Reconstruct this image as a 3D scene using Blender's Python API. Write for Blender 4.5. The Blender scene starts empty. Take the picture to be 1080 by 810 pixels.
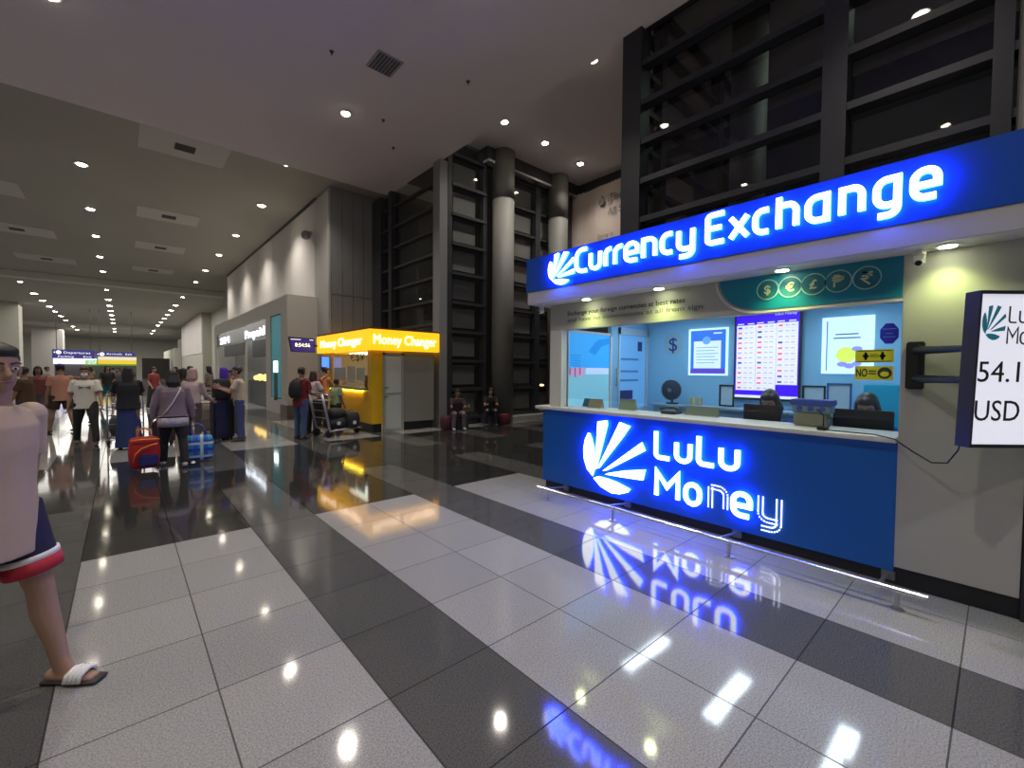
import bpy, bmesh, math, random
from mathutils import Vector, Matrix, Quaternion
random.seed(7)
PI = math.pi
R = math.radians
SC = bpy.context.scene
COL = SC.collection

# ---------------------------------------------------------------- camera, world, exposure
CAM_H = 1.57
def setup_camera():
    yaw, pitch, roll = R(41.78), R(-1.74), R(0.46)
    f = Vector((math.sin(yaw)*math.cos(pitch), math.cos(yaw)*math.cos(pitch), math.sin(pitch)))
    r = Vector((math.cos(yaw), -math.sin(yaw), 0)); u = r.cross(f)
    r2 = r*math.cos(roll)+u*math.sin(roll); u2 = -r*math.sin(roll)+u*math.cos(roll)
    m = Matrix((r2, u2, -f)).transposed().to_4x4()
    m.translation = Vector((0, 0, CAM_H))
    cd = bpy.data.cameras.new('camera'); cd.sensor_width = 36; cd.lens = 460.2/1080*36
    cd.clip_start = 0.05; cd.clip_end = 400
    c = bpy.data.objects.new('camera', cd); c.matrix_world = m; COL.objects.link(c); SC.camera = c
setup_camera()
w = bpy.data.worlds.new('night'); SC.world = w; w.use_nodes = True
w.node_tree.nodes['Background'].inputs[0].default_value = (1.0, 0.93, 0.88, 1)
w.node_tree.nodes['Background'].inputs[1].default_value = 0.125
SC.view_settings.view_transform = 'Standard'; SC.view_settings.look = 'None'
SC.view_settings.exposure = 0.35; SC.view_settings.gamma = 1.0
SC.view_settings.use_curve_mapping = False
SC.cycles.use_denoising = True
SC.cycles.sample_clamp_indirect = 6.0
SC.cycles.max_bounces = 8
LIGHT_GAIN = 1.0
def area_light(name, loc, size, power, color=(1, .95, .88), rot=(0, 0, 0)):
    ld = bpy.data.lights.new(name, 'AREA'); ld.shape = 'RECTANGLE'; ld.size, ld.size_y = size
    ld.energy = power*LIGHT_GAIN; ld.color = color
    o = bpy.data.objects.new(name, ld); o.location = loc; o.rotation_euler = rot; COL.objects.link(o)
    return o

# ---------------------------------------------------------------- materials
MATS = {}
def mat(name, color, rough=.6, metal=0., emit=None, strength=0., spec=.5, noise=0., nscale=8., bump=0.):
    if name in MATS: return MATS[name]
    m = bpy.data.materials.new(name); m.use_nodes = True
    nt = m.node_tree; b = nt.nodes['Principled BSDF']
    b.inputs['Base Color'].default_value = (*color, 1)
    b.inputs['Roughness'].default_value = rough
    b.inputs['Metallic'].default_value = metal
    b.inputs['Specular IOR Level'].default_value = spec
    if emit is not None:
        b.inputs['Emission Color'].default_value = (*emit, 1)
        b.inputs['Emission Strength'].default_value = strength
    if noise or bump:
        tc = nt.nodes.new('ShaderNodeTexCoord'); nz = nt.nodes.new('ShaderNodeTexNoise')
        nz.inputs['Scale'].default_value = nscale; nz.inputs['Detail'].default_value = 4
        nt.links.new(tc.outputs['Object'], nz.inputs['Vector'])
        if noise:
            mx = nt.nodes.new('ShaderNodeMix'); mx.data_type = 'RGBA'
            mx.inputs[6].default_value = (*[c*(1-noise) for c in color], 1)
            mx.inputs[7].default_value = (*[min(1, c*(1+noise)) for c in color], 1)
            nt.links.new(nz.outputs['Fac'], mx.inputs[0]); nt.links.new(mx.outputs[2], b.inputs['Base Color'])
        if bump:
            bp = nt.nodes.new('ShaderNodeBump'); bp.inputs['Strength'].default_value = bump
            bp.inputs['Distance'].default_value = .01
            nt.links.new(nz.outputs['Fac'], bp.inputs['Height']); nt.links.new(bp.outputs[0], b.inputs['Normal'])
    MATS[name] = m
    return m
def glow(name, color, strength):
    return mat(name, tuple(min(1, c) for c in color), .5, emit=color, strength=strength)
def glass(name, tint=(1, 1, 1), body=0.0, rough=.02, body_col=(.1, .1, .1)):
    """thin pane: tinted see-through, fresnel gloss, optional frosted body"""
    if name in MATS: return MATS[name]
    m = bpy.data.materials.new(name); m.use_nodes = True; nt = m.node_tree; n = nt.nodes; n.clear()
    out = n.new('ShaderNodeOutputMaterial'); tr = n.new('ShaderNodeBsdfTransparent'); gl = n.new('ShaderNodeBsdfGlossy')
    di = n.new('ShaderNodeBsdfDiffuse'); m1 = n.new('ShaderNodeMixShader'); m2 = n.new('ShaderNodeMixShader'); geo = n.new('ShaderNodeNewGeometry'); dot = n.new('ShaderNodeVectorMath'); dot.operation = 'DOT_PRODUCT'
    tr.inputs[0].default_value = (*tint, 1); gl.inputs['Roughness'].default_value = rough
    gl.inputs['Color'].default_value = (.9, .9, .9, 1)
    di.inputs[0].default_value = (*body_col, 1); m1.inputs[0].default_value = body;
    def mm(op, a, b_=None):
        q = n.new('ShaderNodeMath'); q.operation = op
        for i_, v in ((0, a), (1, b_)):
            if v is None: continue
            if isinstance(v, (int, float)): q.inputs[i_].default_value = v
            else: nt.links.new(v, q.inputs[i_])
        return q.outputs[0]
    nt.links.new(geo.outputs['Normal'], dot.inputs[0]); nt.links.new(geo.outputs['Incoming'], dot.inputs[1])
    sch = mm('MINIMUM', mm('ADD', .035, mm('MULTIPLY', .9, mm('POWER', mm('SUBTRACT', 1.0, mm('ABSOLUTE', dot.outputs['Value'])), 5.0))), 1.0)
    nt.links.new(tr.outputs[0], m1.inputs[1]); nt.links.new(di.outputs[0], m1.inputs[2])
    nt.links.new(sch, m2.inputs[0]); nt.links.new(m1.outputs[0], m2.inputs[1]); nt.links.new(gl.outputs[0], m2.inputs[2])
    nt.links.new(m2.outputs[0], out.inputs[0]); MATS[name] = m
    return m

# ---------------------------------------------------------------- object helpers
WM = {}
def tag(o, label=None, cat=None, group=None, kind=None):
    if label: o['label'] = label
    if cat: o['category'] = cat
    if group: o['group'] = group
    if kind: o['kind'] = kind
    return o
def thing(name, label, cat, loc=(0, 0, 0), rotz=0., group=None, mtx=None):
    o = bpy.data.objects.new(name, None); COL.objects.link(o)
    o.empty_display_size = .1
    M = mtx if mtx is not None else Matrix.Translation(Vector(loc)) @ Matrix.Rotation(rotz, 4, 'Z')
    o.matrix_world = M; WM[o.name] = M.copy()
    return tag(o, label, cat, group)
def obj(name, bm, mats, parent=None, local=False, smooth=False, label=None, mods=None):
    """link bm as one mesh; bm is in world coordinates unless local (then in the thing's frame)"""
    me = bpy.data.meshes.new(name)
    if not isinstance(mats, (list, tuple)): mats = [mats]
    base = Matrix.Identity(4)
    if parent is not None: base = WM[parent.name]
    if not local and parent is not None: bm.transform(base.inverted())
    bmesh.ops.recalc_face_normals(bm, faces=bm.faces) if not bm.faces.layers.int.get('keep') else None
    bm.to_mesh(me); bm.free()
    for m in mats: me.materials.append(m)
    if smooth:
        for p in me.polygons: p.use_smooth = True
    o = bpy.data.objects.new(name, me); COL.objects.link(o)
    if parent is not None: o.parent = parent
    WM[o.name] = base.copy()
    if label: o['label'] = label
    return o
def solo(name, bm, mats, label, cat, group=None, smooth=False):
    """one-mesh thing with its origin at its base centre"""
    xs = [v.co for v in bm.verts]
    c = Vector(((min(p.x for p in xs)+max(p.x for p in xs))/2, (min(p.y for p in xs)+max(p.y for p in xs))/2, min(p.z for p in xs)))
    bm.transform(Matrix.Translation(-c))
    o = obj(name, bm, mats, None, smooth=smooth); o.location = c; WM[o.name] = Matrix.Translation(c)
    return tag(o, label, cat, group)
def struct(name, bm, mats, parent=None):
    o = obj(name, bm, mats, parent)
    if parent is None: o['kind'] = 'structure'
    return o
def dup(root, loc, rotz=None, label=None, group=None):
    r = root.copy(); COL.objects.link(r)
    r.location = loc
    if rotz is not None: r.rotation_euler = (0, 0, rotz)
    if label: r['label'] = label
    if group: r['group'] = group
    for ch in list(root.children):
        c = ch.copy(); COL.objects.link(c); c.parent = r
        for g in list(ch.children):
            d = g.copy(); COL.objects.link(d); d.parent = c
    return r
def NB(): return bmesh.new()
def box(bm, x0, x1, y0, y1, z0, z1, mi=0, bev=0., M=None):
    a = bmesh.new()
    bmesh.ops.create_cube(a, size=1)
    a.transform(Matrix.Translation(((x0+x1)/2, (y0+y1)/2, (z0+z1)/2)) @ Matrix.Diagonal((abs(x1-x0), abs(y1-y0), abs(z1-z0), 1)))
    if bev: bmesh.ops.bevel(a, geom=list(a.edges), offset=bev, segments=2, affect='EDGES')
    if M is not None: a.transform(M)
    merge(bm, a, mi); return bm
def merge(bm, a, mi=None):
    vs = {v: bm.verts.new(v.co) for v in a.verts}
    for f in a.faces:
        try:
            nf = bm.faces.new([vs[v] for v in f.verts]); nf.material_index = f.material_index if mi is None else mi; nf.smooth = f.smooth
        except ValueError: pass
    a.free()
def quad(bm, pts, mi=0):
    f = bm.faces.new([bm.verts.new(Vector(p)) for p in pts]); f.material_index = mi
def cyl(bm, a, b, r, r2=None, n=20, mi=0):
    a, b = Vector(a), Vector(b); t = bmesh.new(); d = b-a
    bmesh.ops.create_cone(t, cap_ends=True, segments=n, radius1=r, radius2=r if r2 is None else r2, depth=d.length)
    t.transform(Matrix.Translation((a+b)/2) @ d.to_track_quat('Z', 'Y').to_matrix().to_4x4()); merge(bm, t, mi); return bm
def ball(bm, c, r, n=14, mi=0, M=None):
    t = bmesh.new(); bmesh.ops.create_uvsphere(t, u_segments=n, v_segments=max(6, n*2//3), radius=1)
    rr = r if isinstance(r, (tuple, list, Vector)) else (r, r, r)
    t.transform(Matrix.Translation(Vector(c)) @ (M or Matrix.Identity(4)) @ Matrix.Diagonal((*rr, 1))); merge(bm, t, mi); return bm
def tube(bm, pts, r, n=8, mi=0):
    """round tube through points"""
    loft(bm, [Vector(p) for p in pts], [(r, r)]*len(pts), Vector((.31, .77, .55)), n, mi); return bm
def loft(bm, pts, radii, side, n=14, mi=0, cap=0.):
    """closed tapered tube; every ring an ellipse (rx along side, ry across)"""
    P = [Vector(p) for p in pts]; Rr = list(radii)
    if cap:
        d0 = (P[0]-P[1]).normalized(); d1 = (P[-1]-P[-2]).normalized()
        r0, r1 = Rr[0], Rr[-1]; c0, c1 = min(r0)*cap, min(r1)*cap
        P = [P[0]+d0*c0, P[0]+d0*c0*.7]+P+[P[-1]+d1*c1*.7, P[-1]+d1*c1]
        Rr = [(r0[0]*.3, r0[1]*.3), (r0[0]*.75, r0[1]*.75)]+Rr+[(r1[0]*.75, r1[1]*.75), (r1[0]*.3, r1[1]*.3)]
    rings = []
    for i, p in enumerate(P):
        t = (P[min(i+1, len(P)-1)]-P[max(i-1, 0)])
        t = t.normalized() if t.length > 1e-9 else Vector((0, 0, 1))
        s = side-t*side.dot(t)
        s = s.normalized() if s.length > 1e-6 else t.orthogonal().normalized()
        q = t.cross(s)
        rings.append([bm.verts.new(p+s*math.cos(2*PI*k/n)*Rr[i][0]+q*math.sin(2*PI*k/n)*Rr[i][1]) for k in range(n)])
    for a, b in zip(rings, rings[1:]):
        for k in range(n):
            f = bm.faces.new((a[k], a[(k+1) % n], b[(k+1) % n], b[k])); f.material_index = mi; f.smooth = True
    f = bm.faces.new(rings[0][::-1]); f.material_index = mi
    f = bm.faces.new(rings[-1]); f.material_index = mi
    return bm
def prism(bm, poly, fr, d0, d1, mi=0, mside=None):
    """polygon (u,v) of frame fr pushed from depth d0 to d1 along the frame normal"""
    a = [bm.verts.new(fr(u, v, d0)) for u, v in poly]; b = [bm.verts.new(fr(u, v, d1)) for u, v in poly]
    f = bm.faces.new(b); f.material_index = mi
    f = bm.faces.new(a[::-1]); f.material_index = mi if mside is None else mside
    n = len(poly)
    for k in range(n):
        f = bm.faces.new((a[k], a[(k+1) % n], b[(k+1) % n], b[k])); f.material_index = mi if mside is None else mside
class Frame:
    """a drawing plane: origin, u (reading direction), v (up), n (towards the reader)"""
    def __init__(s, o, u, v=(0, 0, 1)):
        s.o, s.u, s.v = Vector(o), Vector(u).normalized(), Vector(v).normalized(); s.n = s.u.cross(s.v)
    def __call__(s, u, v, d=0.): return s.o+s.u*u+s.v*v+s.n*d
    def rect(s, bm, u0, v0, u1, v1, d0, d1, mi=0): prism(bm, [(u0, v0), (u1, v0), (u1, v1), (u0, v1)], s, d0, d1, mi)
def text_bm(s, fr, u, v, size, depth=.002, d=0., width=None, align='LEFT', mi=0, bm=None, bold=0.):
    cu = bpy.data.curves.new('t', 'FONT'); cu.body = s; cu.size = 1; cu.extrude = .001; cu.resolution_u = 3; cu.offset = bold
    to = bpy.data.objects.new('t', cu); me = bpy.data.meshes.new_from_object(to)
    bpy.data.objects.remove(to); bpy.data.curves.remove(cu)
    t = bmesh.new(); t.from_mesh(me); bpy.data.meshes.remove(me)
    xs = [p.co.x for p in t.verts]; x0, x1 = (min(xs), max(xs)) if xs else (0, 1)
    ky = size; kx = size if width is None else width/(x1-x0)
    off = {'LEFT': 0, 'CENTER': (x1-x0)/2, 'RIGHT': x1-x0}[align]
    for p in t.verts:
        c = p.co; p.co = fr(u+(c.x-x0-off)*kx, v+c.y*ky, d+(depth if c.z > 0 else 0))
    bm = bm or bmesh.new(); merge(bm, t, mi); return bm

# stroke lettering (rounded sans): centre lines in units of the cap height
def arc(cx, cy, r, a0, a1, n=6):
    return [(cx+r*math.cos(R(a0+(a1-a0)*i/n)), cy+r*math.sin(R(a0+(a1-a0)*i/n))) for i in range(n+1)]
X_ = .72
GLYPH = {
 'C': (.60, [[(.60, 1)]+arc(.34, .66, .34, 90, 180)+arc(.34, .34, .34, 180, 270)+[(.60, 0)]]),
 'c': (.48, [[(.48, X_)]+arc(.27, X_-.27, .27, 90, 180)+arc(.27, .27, .27, 180, 270)+[(.48, 0)]]),
 'u': (.50, [[(0, X_)]+arc(.24, .24, .24, 180, 270)+arc(.26, .24, .24, 270, 360)+[(.50, X_)]]),
 'r': (.30, [[(0, 0)]+arc(.24, X_-.24, .24, 180, 90)+[(.32, X_)]]),
 'e': (.52, [[(.0, .33), (.52, .33)]+arc(.28, X_-.24, .24, 0, 90)+arc(.25, X_-.25, .25, 90, 180)+arc(.25, .25, .25, 180, 270)+[(.50, 0)]]),
 'n': (.50, [[(0, 0), (0, X_)]+arc(.26, X_-.24, .24, 90, 0)+[(.50, 0)]]),
 'y': (.50, [[(0, X_)]+arc(.22, .22, .22, 180, 270)+[(.50, 0)], [(.50, X_)]+arc(.28, -.06, .22, 0, -90)+[(.04, -.28)]]),
 'E': (.50, [[(.52, 1)]+arc(.14, .86, .14, 90, 180)+arc(.14, .14, .14, 180, 270)+[(.52, 0)], [(0, .52), (.44, .52)]]),
 'x': (.52, [[(0, 0), (.52, X_)], [(0, X_), (.52, 0)]]),
 'h': (.50, [[(0, 0), (0, 1)], [(0, X_)]+arc(.26, X_-.24, .24, 90, 0)+[(.50, 0)]]),
 'a': (.50, [[(.50, 0), (.50, X_)]+arc(.26, X_-.26, .26, 90, 180)+arc(.26, .26, .26, 180, 270)+[(.50, 0)]]),
 'g': (.50, [[(.50, .02)]+arc(.26, .26, .26, 270, 180)+arc(.26, X_-.26, .26, 180, 90)+[(.50, X_)]+arc(.28, -.06, .22, 0, -90)+[(.04, -.28)]]),
 'L': (.50, [[(0, 1)]+arc(.16, .16, .16, 180, 270)+[(.50, 0)]]),
 'M': (.68, [[(0, 0), (0, 1), (.34, .42), (.68, 1), (.68, 0)]]),
 'o': (.54, [arc(.27, X_-.27, .27, 0, 180)+arc(.27, .27, .27, 180, 360)+[(.54, X_-.27)]]),
}
def stroke(bm, pl, w, fr, d0, d1, mi=0, mside=1):
    """ribbon of width w along the polyline pl with mitred corners, raised from d0 to d1"""
    P = [Vector(p) for p in pl]
    P = [p for i, p in enumerate(P) if i == 0 or (p-P[i-1]).length > 1e-5]
    closed = (P[0]-P[-1]).length < 1e-4
    L, Q = [], []
    for i, p in enumerate(P):
        if closed and i in (0, len(P)-1): a, b = P[-2], P[1]
        else: a, b = P[max(i-1, 0)], P[min(i+1, len(P)-1)]
        t1 = (p-a).normalized() if (p-a).length > 1e-6 else (b-p).normalized()
        t2 = (b-p).normalized() if (b-p).length > 1e-6 else t1
        n1 = Vector((-t1.y, t1.x)); n2 = Vector((-t2.y, t2.x)); m = n1+n2
        m = m.normalized() if m.length > 1e-5 else n1
        k = (w/2)/max(.45, m.dot(n1)); L.append(p+m*k); Q.append(p-m*k)
    n = len(P)
    fl = [bm.verts.new(fr(*p, d1)) for p in L]; fq = [bm.verts.new(fr(*p, d1)) for p in Q]
    bl = [bm.verts.new(fr(*p, d0)) for p in L]; bq = [bm.verts.new(fr(*p, d0)) for p in Q]
    for i in range(n-1):
        for vs, m_ in (((fl[i], fq[i], fq[i+1], fl[i+1]), mi), ((bl[i], bl[i+1], bq[i+1], bq[i]), mside), ((fl[i], fl[i+1], bl[i+1], bl[i]), mside), ((fq[i+1], fq[i], bq[i], bq[i+1]), mside)):
            f = bm.faces.new(vs); f.material_index = m_
    for i in (0, n-1):
        if not closed:
            f = bm.faces.new((fl[i], bl[i], bq[i], fq[i])); f.material_index = mside
def letter_bm(ch, fr, u, v, h, wd, sw, d0, d1):
    gw, strokes = GLYPH[ch]; bm = NB(); k = wd/gw
    for k_, s in enumerate(strokes):
        stroke(bm, [(u+x*k, v+y*h) for x, y in s], sw, fr, d0, d1-.0008*k_)
    return bm
# ---------------------------------------------------------------- structure: floor
def floor_material():
    m = bpy.data.materials.new('polished_granite_floor'); m.use_nodes = True; nt = m.node_tree; L = nt.links
    b = nt.nodes['Principled BSDF']
    geo = nt.nodes.new('ShaderNodeNewGeometry'); sep = nt.nodes.new('ShaderNodeSeparateXYZ'); L.new(geo.outputs['Position'], sep.inputs[0])
    def mth(op, a, b_=None, c=None):
        n = nt.nodes.new('ShaderNodeMath'); n.operation = op
        for k, v in enumerate((a, b_, c)):
            if v is None: continue
            if isinstance(v, (int, float)): n.inputs[k].default_value = v
            else: L.new(v, n.inputs[k])
        return n.outputs[0]
    T = .6
    u = mth('DIVIDE', mth('ADD', sep.outputs[0], .27), T); v = mth('DIVIDE', mth('SUBTRACT', sep.outputs[1], 4.9), T)
    i = mth('FLOOR', u); i3 = mth('FLOORED_MODULO', i, 3)
    stripe = mth('GREATER_THAN', i3, 1.5)
    fr = mth('FRACT', mth('DIVIDE', v, 16))
    blk = mth('MULTIPLY', mth('LESS_THAN', fr, .5), mth('GREATER_THAN', v, -7.9))
    light = mth('MULTIPLY', mth('SUBTRACT', 1, stripe), mth('SUBTRACT', 1, blk))
    # mid grey: stripes, except across the middle of a dark field
    mid = mth('COMPARE', fr, .25, .0625)
    grey = mth('MULTIPLY', stripe, mth('SUBTRACT', 1, mid))
    # speckle
    nz = nt.nodes.new('ShaderNodeTexNoise'); nz.inputs['Scale'].default_value = 120; nz.inputs['Detail'].default_value = 3; nz.inputs['Roughness'].default_value = .8
    L.new(geo.outputs['Position'], nz.inputs['Vector'])
    big = nt.nodes.new('ShaderNodeTexNoise'); big.inputs['Scale'].default_value = .9; L.new(geo.outputs['Position'], big.inputs['Vector'])
    cell = nt.nodes.new('ShaderNodeTexWhiteNoise'); cell.noise_dimensions = '2D'
    cmb = nt.nodes.new('ShaderNodeCombineXYZ'); L.new(i, cmb.inputs[0]); L.new(mth('FLOOR', v), cmb.inputs[1]); L.new(cmb.outputs[0], cell.inputs['Vector'])
    sp = mth('ADD', mth('MULTIPLY', mth('SUBTRACT', nz.outputs['Fac'], .5), 2.4), mth('ADD', .94, mth('MULTIPLY', cell.outputs['Value'], .12)))
    base = mth('ADD', mth('MULTIPLY', light, .27), mth('ADD', mth('MULTIPLY', grey, .055), .028))
    # joints
    du = mth('ABSOLUTE', mth('SUBTRACT', mth('FRACT', mth('ADD', u, .5)), .5)); dv = mth('ABSOLUTE', mth('SUBTRACT', mth('FRACT', mth('ADD', v, .5)), .5))
    j = mth('LESS_THAN', mth('MINIMUM', du, dv), .006)
    val = mth('MULTIPLY', mth('MULTIPLY', base, sp), mth('SUBTRACT', 1, mth('MULTIPLY', j, .75)))
    rgb = nt.nodes.new('ShaderNodeCombineColor')
    L.new(mth('MULTIPLY', val, 1.0), rgb.inputs[0]); L.new(mth('MULTIPLY', val, .985), rgb.inputs[1]); L.new(mth('MULTIPLY', val, .96), rgb.inputs[2])
    L.new(rgb.outputs[0], b.inputs['Base Color'])
    L.new(mth('ADD', .045, mth('ADD', mth('MULTIPLY', j, .4), mth('MULTIPLY', big.outputs['Fac'], .05))), b.inputs['Roughness'])
    b.inputs['IOR'].default_value = 1.8; L.new(mth('SUBTRACT', .5, mth('MULTIPLY', j, .48)), b.inputs['Specular IOR Level'])
    bp = nt.nodes.new('ShaderNodeBump'); bp.inputs['Strength'].default_value = .04; bp.inputs['Distance'].default_value = .02
    b2 = nt.nodes.new('ShaderNodeTexNoise'); b2.inputs['Scale'].default_value = 2.2; L.new(geo.outputs['Position'], b2.inputs['Vector'])
    L.new(b2.outputs['Fac'], bp.inputs['Height']); L.new(bp.outputs[0], b.inputs['Normal'])
    return m
b = NB(); quad(b, [(-14, -8, 0), (30, -8, 0), (30, 125, 0), (-14, 125, 0)])
struct('floor', b, floor_material())

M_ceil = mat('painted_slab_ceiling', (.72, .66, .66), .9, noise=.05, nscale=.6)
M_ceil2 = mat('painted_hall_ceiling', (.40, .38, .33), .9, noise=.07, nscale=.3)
M_beam = mat('beam_white', (.62, .60, .54), .8)
M_dark = mat('black_painted_steel', (.018, .019, .026), .45)
M_mull = mat('dark_grey_mullion', (.035, .036, .042), .45)
M_metalgrey = mat('grey_metal_cladding', (.24, .24, .245), .5, noise=.08, nscale=1.5)
M_col = mat('grey_round_column', (.155, .15, .137), .6, noise=.06, nscale=3)
M_wall = mat('off_white_wall_panel', (.60, .57, .55), .75, noise=.05, nscale=.8)
M_wall2 = mat('shop_front_cladding', (.50, .48, .45), .7, noise=.04, nscale=1)
M_far = mat('far_wall_paint', (.42, .42, .36), .8)
M_glass_dark = glass('dark_window_glass', (.8, .8, .8), .04, .02, (.05, .05, .055))
M_glass_frost = glass('grey_frosted_glass', (.4, .4, .42), .85, .08, (.62, .62, .60))
SLAB, HALL, HIGH = 7.3, 7.5, 8.1

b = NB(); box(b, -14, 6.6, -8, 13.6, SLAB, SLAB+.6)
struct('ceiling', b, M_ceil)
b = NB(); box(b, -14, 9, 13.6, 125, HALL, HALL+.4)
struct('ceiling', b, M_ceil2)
b = NB(); box(b, 6.6, 12.3, -8, 10.6, HIGH, HIGH+.3)
struct('ceiling', b, M_ceil)
for k, y in enumerate((40.4, 82.0)):
    b = NB(); box(b, -14, 6.0 if k == 0 else 7.5, y, y+.9, 7.12, 7.5, bev=.03)
    struct('trim_%d' % (k+1), b, M_beam)

# right-hand hall wall with its lit panels and the grey metal return
b = NB(); box(b, 5.10, 6.55, 14.62, 33, 0, HALL)
struct('wall_right', b, M_metalgrey)
b = NB()
for k in range(6): box(b, 5.075, 5.10, 16.1+2.82*k, 16.1+2.82*(k+1)-.02, 4.05, HALL-.12)
struct('wall_right_panels', b, M_wall)
b = NB(); box(b, 5.07, 5.10, 14.62, 16.08, 0, 7.4)
box(b, 5.03, 5.10, 14.60, 14.66, 0, 7.45)
struct('trim_3', b, mat('pale_grey_cladding', (.40, .39, .37), .6))
b = NB()
for k in range(4): box(b, 5.12+.36*k, 5.12+.36*k+.345, 14.585, 14.62, 0, 4.0); box(b, 5.12+.36*k, 5.12+.36*k+.345, 14.585, 14.62, 4.03, 7.45)
struct('wall_return', b, M_metalgrey)
b = NB(); box(b, 5.05, 5.12, 16, 33, HALL-.12, HALL)
struct('trim_4', b, M_mull)
# farther pilaster and shops on the right, pillars on the left, end wall
b = NB(); box(b, 6.4, 9, 56.5, 78, 0, HALL)
struct('wall_right_far', b, M_far)
b = NB()
for k in range(8): box(b, 6.34, 6.40, 56.7+2.6*k, 59.2+2.6*k, 3.2, HALL-.1)
struct('trim_5', b, M_wall)
b = NB(); box(b, 7.2, 9, 33, 56.5, 0, HALL)
struct('wall_right_recess', b, M_far)
b = NB(); box(b, 5.6, 6.4, 79, 100, 0, 4.4)
struct('wall_right_end', b, M_far)
b = NB(); box(b, -14, -7.0, 60, 62, 0, HALL); struct('wall_left', b, M_far)
b = NB(); box(b, -9.8, -6.6, 94, 97, 0, HALL); struct('wall_left_far', b, M_wall2)
b = NB(); box(b, -14, 9, 118, 119, 0, HALL); struct('wall_end', b, M_far)
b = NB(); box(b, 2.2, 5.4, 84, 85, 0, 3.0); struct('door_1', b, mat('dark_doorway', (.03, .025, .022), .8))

# ---------------------------------------------------------------- curtain walls on the right
def bars_y(bm, x, y0, y1, zs, d=.16, h=.11, mi=0):
    for z in zs: box(bm, x-d/2, x+d/2, y0, y1, z-h/2, z+h/2, mi)
def bars_x(bm, y, x0, x1, zs, d=.16, h=.11, mi=0):
    for z in zs: box(bm, x0, x1, y-d/2, y+d/2, z-h/2, z+h/2, mi)
ZS = [.25+.655*k for k in range(11)]
M_louv = mat('steel_rail', (.13, .13, .14), .35, metal=.6)
# window 1: facade plane X=6.6, far bay between grey return and the corner
b = NB(); box(b, 6.5, 6.72, 13.9, 14.58, 0, SLAB); box(b, 6.5, 6.75, 13.15, 13.35, 0, SLAB); bars_y(b, 6.62, 10.4, 14.4, ZS, .12, .07)
w1 = struct('window_1', b, M_mull)
b = NB(); box(b, 6.66, 6.67, 10.5, 13.9, 0, SLAB); struct('window_1_pane', b, M_glass_dark, w1)
# corner post and ladder bay of window 2 (plane Y=10.4)
b = NB(); box(b, 6.5, 6.75, 10.28, 10.62, 0, SLAB); struct('trim_6', b, mat('grey_corner_post', (.22, .22, .23), .5))
b = NB()
box(b, 6.78, 6.92, 10.3, 10.5, 0, HIGH); box(b, 8.02, 8.16, 10.3, 10.5, 0, HIGH)
bars_x(b, 10.36, 6.9, 8.1, [.2+.82*k for k in range(10)], .2, .08)
box(b, 9.0, 9.1, 10.3, 10.5, 0, HIGH); box(b, 11.7, 12.0, 10.3, 10.5, 0, HIGH); box(b, 10.2, 10.42, 10.3, 10.5, 0, HIGH)
bars_x(b, 10.4, 9.0, 11.9, [.2+.82*k for k in range(10)], .14, .07)
w2 = struct('window_2', b, M_mull)
b = NB(); box(b, 6.9, 12, 10.46, 10.47, 0, HIGH); struct('window_2_pane', b, M_glass_dark, w2)
b = NB()
for k in range(9): box(b, 7.08, 7.86, 10.50, 10.52, .34+.82*k, .9+.82*k)
struct('window_2_frosted_panel', b, M_glass_frost, w2)
b = NB()
for k in range(9):
    for x0, x1 in ((9.15, 10.15), (10.5, 11.6)): box(b, x0, x1, 10.50, 10.52, .34+.82*k, .86+.82*k)
struct('window_2_frosted_panel', b, M_glass_frost, w2)
b = NB(); box(b, 8.0, 12.1, 10.05, 10.3, HIGH-.45, HIGH-.38); struct('trim_7', b, mat('bright_steel_edge', (.75, .75, .75), .25, metal=.8))
b = NB(); box(b, 8.0, 12.1, 10.1, 10.55, HIGH-.38, HIGH); struct('trim_8', b, M_mull)
b = NB(); box(b, 8.2, 12.1, 9.9, 10.35, 0, .16); struct('trim_9', b, mat('pale_kerb', (.32, .31, .29), .6))
b = NB(); cyl(b, (8.62, 10.1, 0), (8.62, 10.1, 6.65), .33, n=32); cyl(b, (8.62, 10.1, 6.68), (8.62, 10.1, HIGH), .33, n=32); cyl(b, (8.62, 10.1, 6.6), (8.62, 10.1, 6.7), .32, n=32)
for f in b.faces: f.smooth = len(f.verts) == 4
solo('round_column', b, M_col, 'round grey column right of the ladder bay, nearer the money changer stand', 'column')
b = NB(); cyl(b, (11.05, 10.1, 0), (11.05, 10.1, 6.65), .33, n=32); cyl(b, (11.05, 10.1, 6.68), (11.05, 10.1, HIGH), .33, n=32); cyl(b, (11.05, 10.1, 6.6), (11.05, 10.1, 6.7), .32, n=32)
for f in b.faces: f.smooth = len(f.verts) == 4
solo('round_column', b, M_col, 'round grey column just left of the hanging pink-white banner', 'column')
b = NB(); box(b, 6.7, 70, 40, 41, -.02, 30); box(b, 12.6, 13.0, -8, 10.6, 0, 12); box(b, 69, 70, 10, 40, -.02, 30); struct('wall_dark_backdrop', b, mat('dark_backdrop_outside', (.035, .032, .03), .9, noise=.4, nscale=.3))  # added dark backdrop, blocks the pale world behind the panes
# back wall of the recess that carries the banner
b = NB(); box(b, 12.1, 12.4, -8, 10.6, 0, HIGH); struct('wall_recess', b, mat('dark_recess_wall', (.035, .03, .03), .7))
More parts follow.
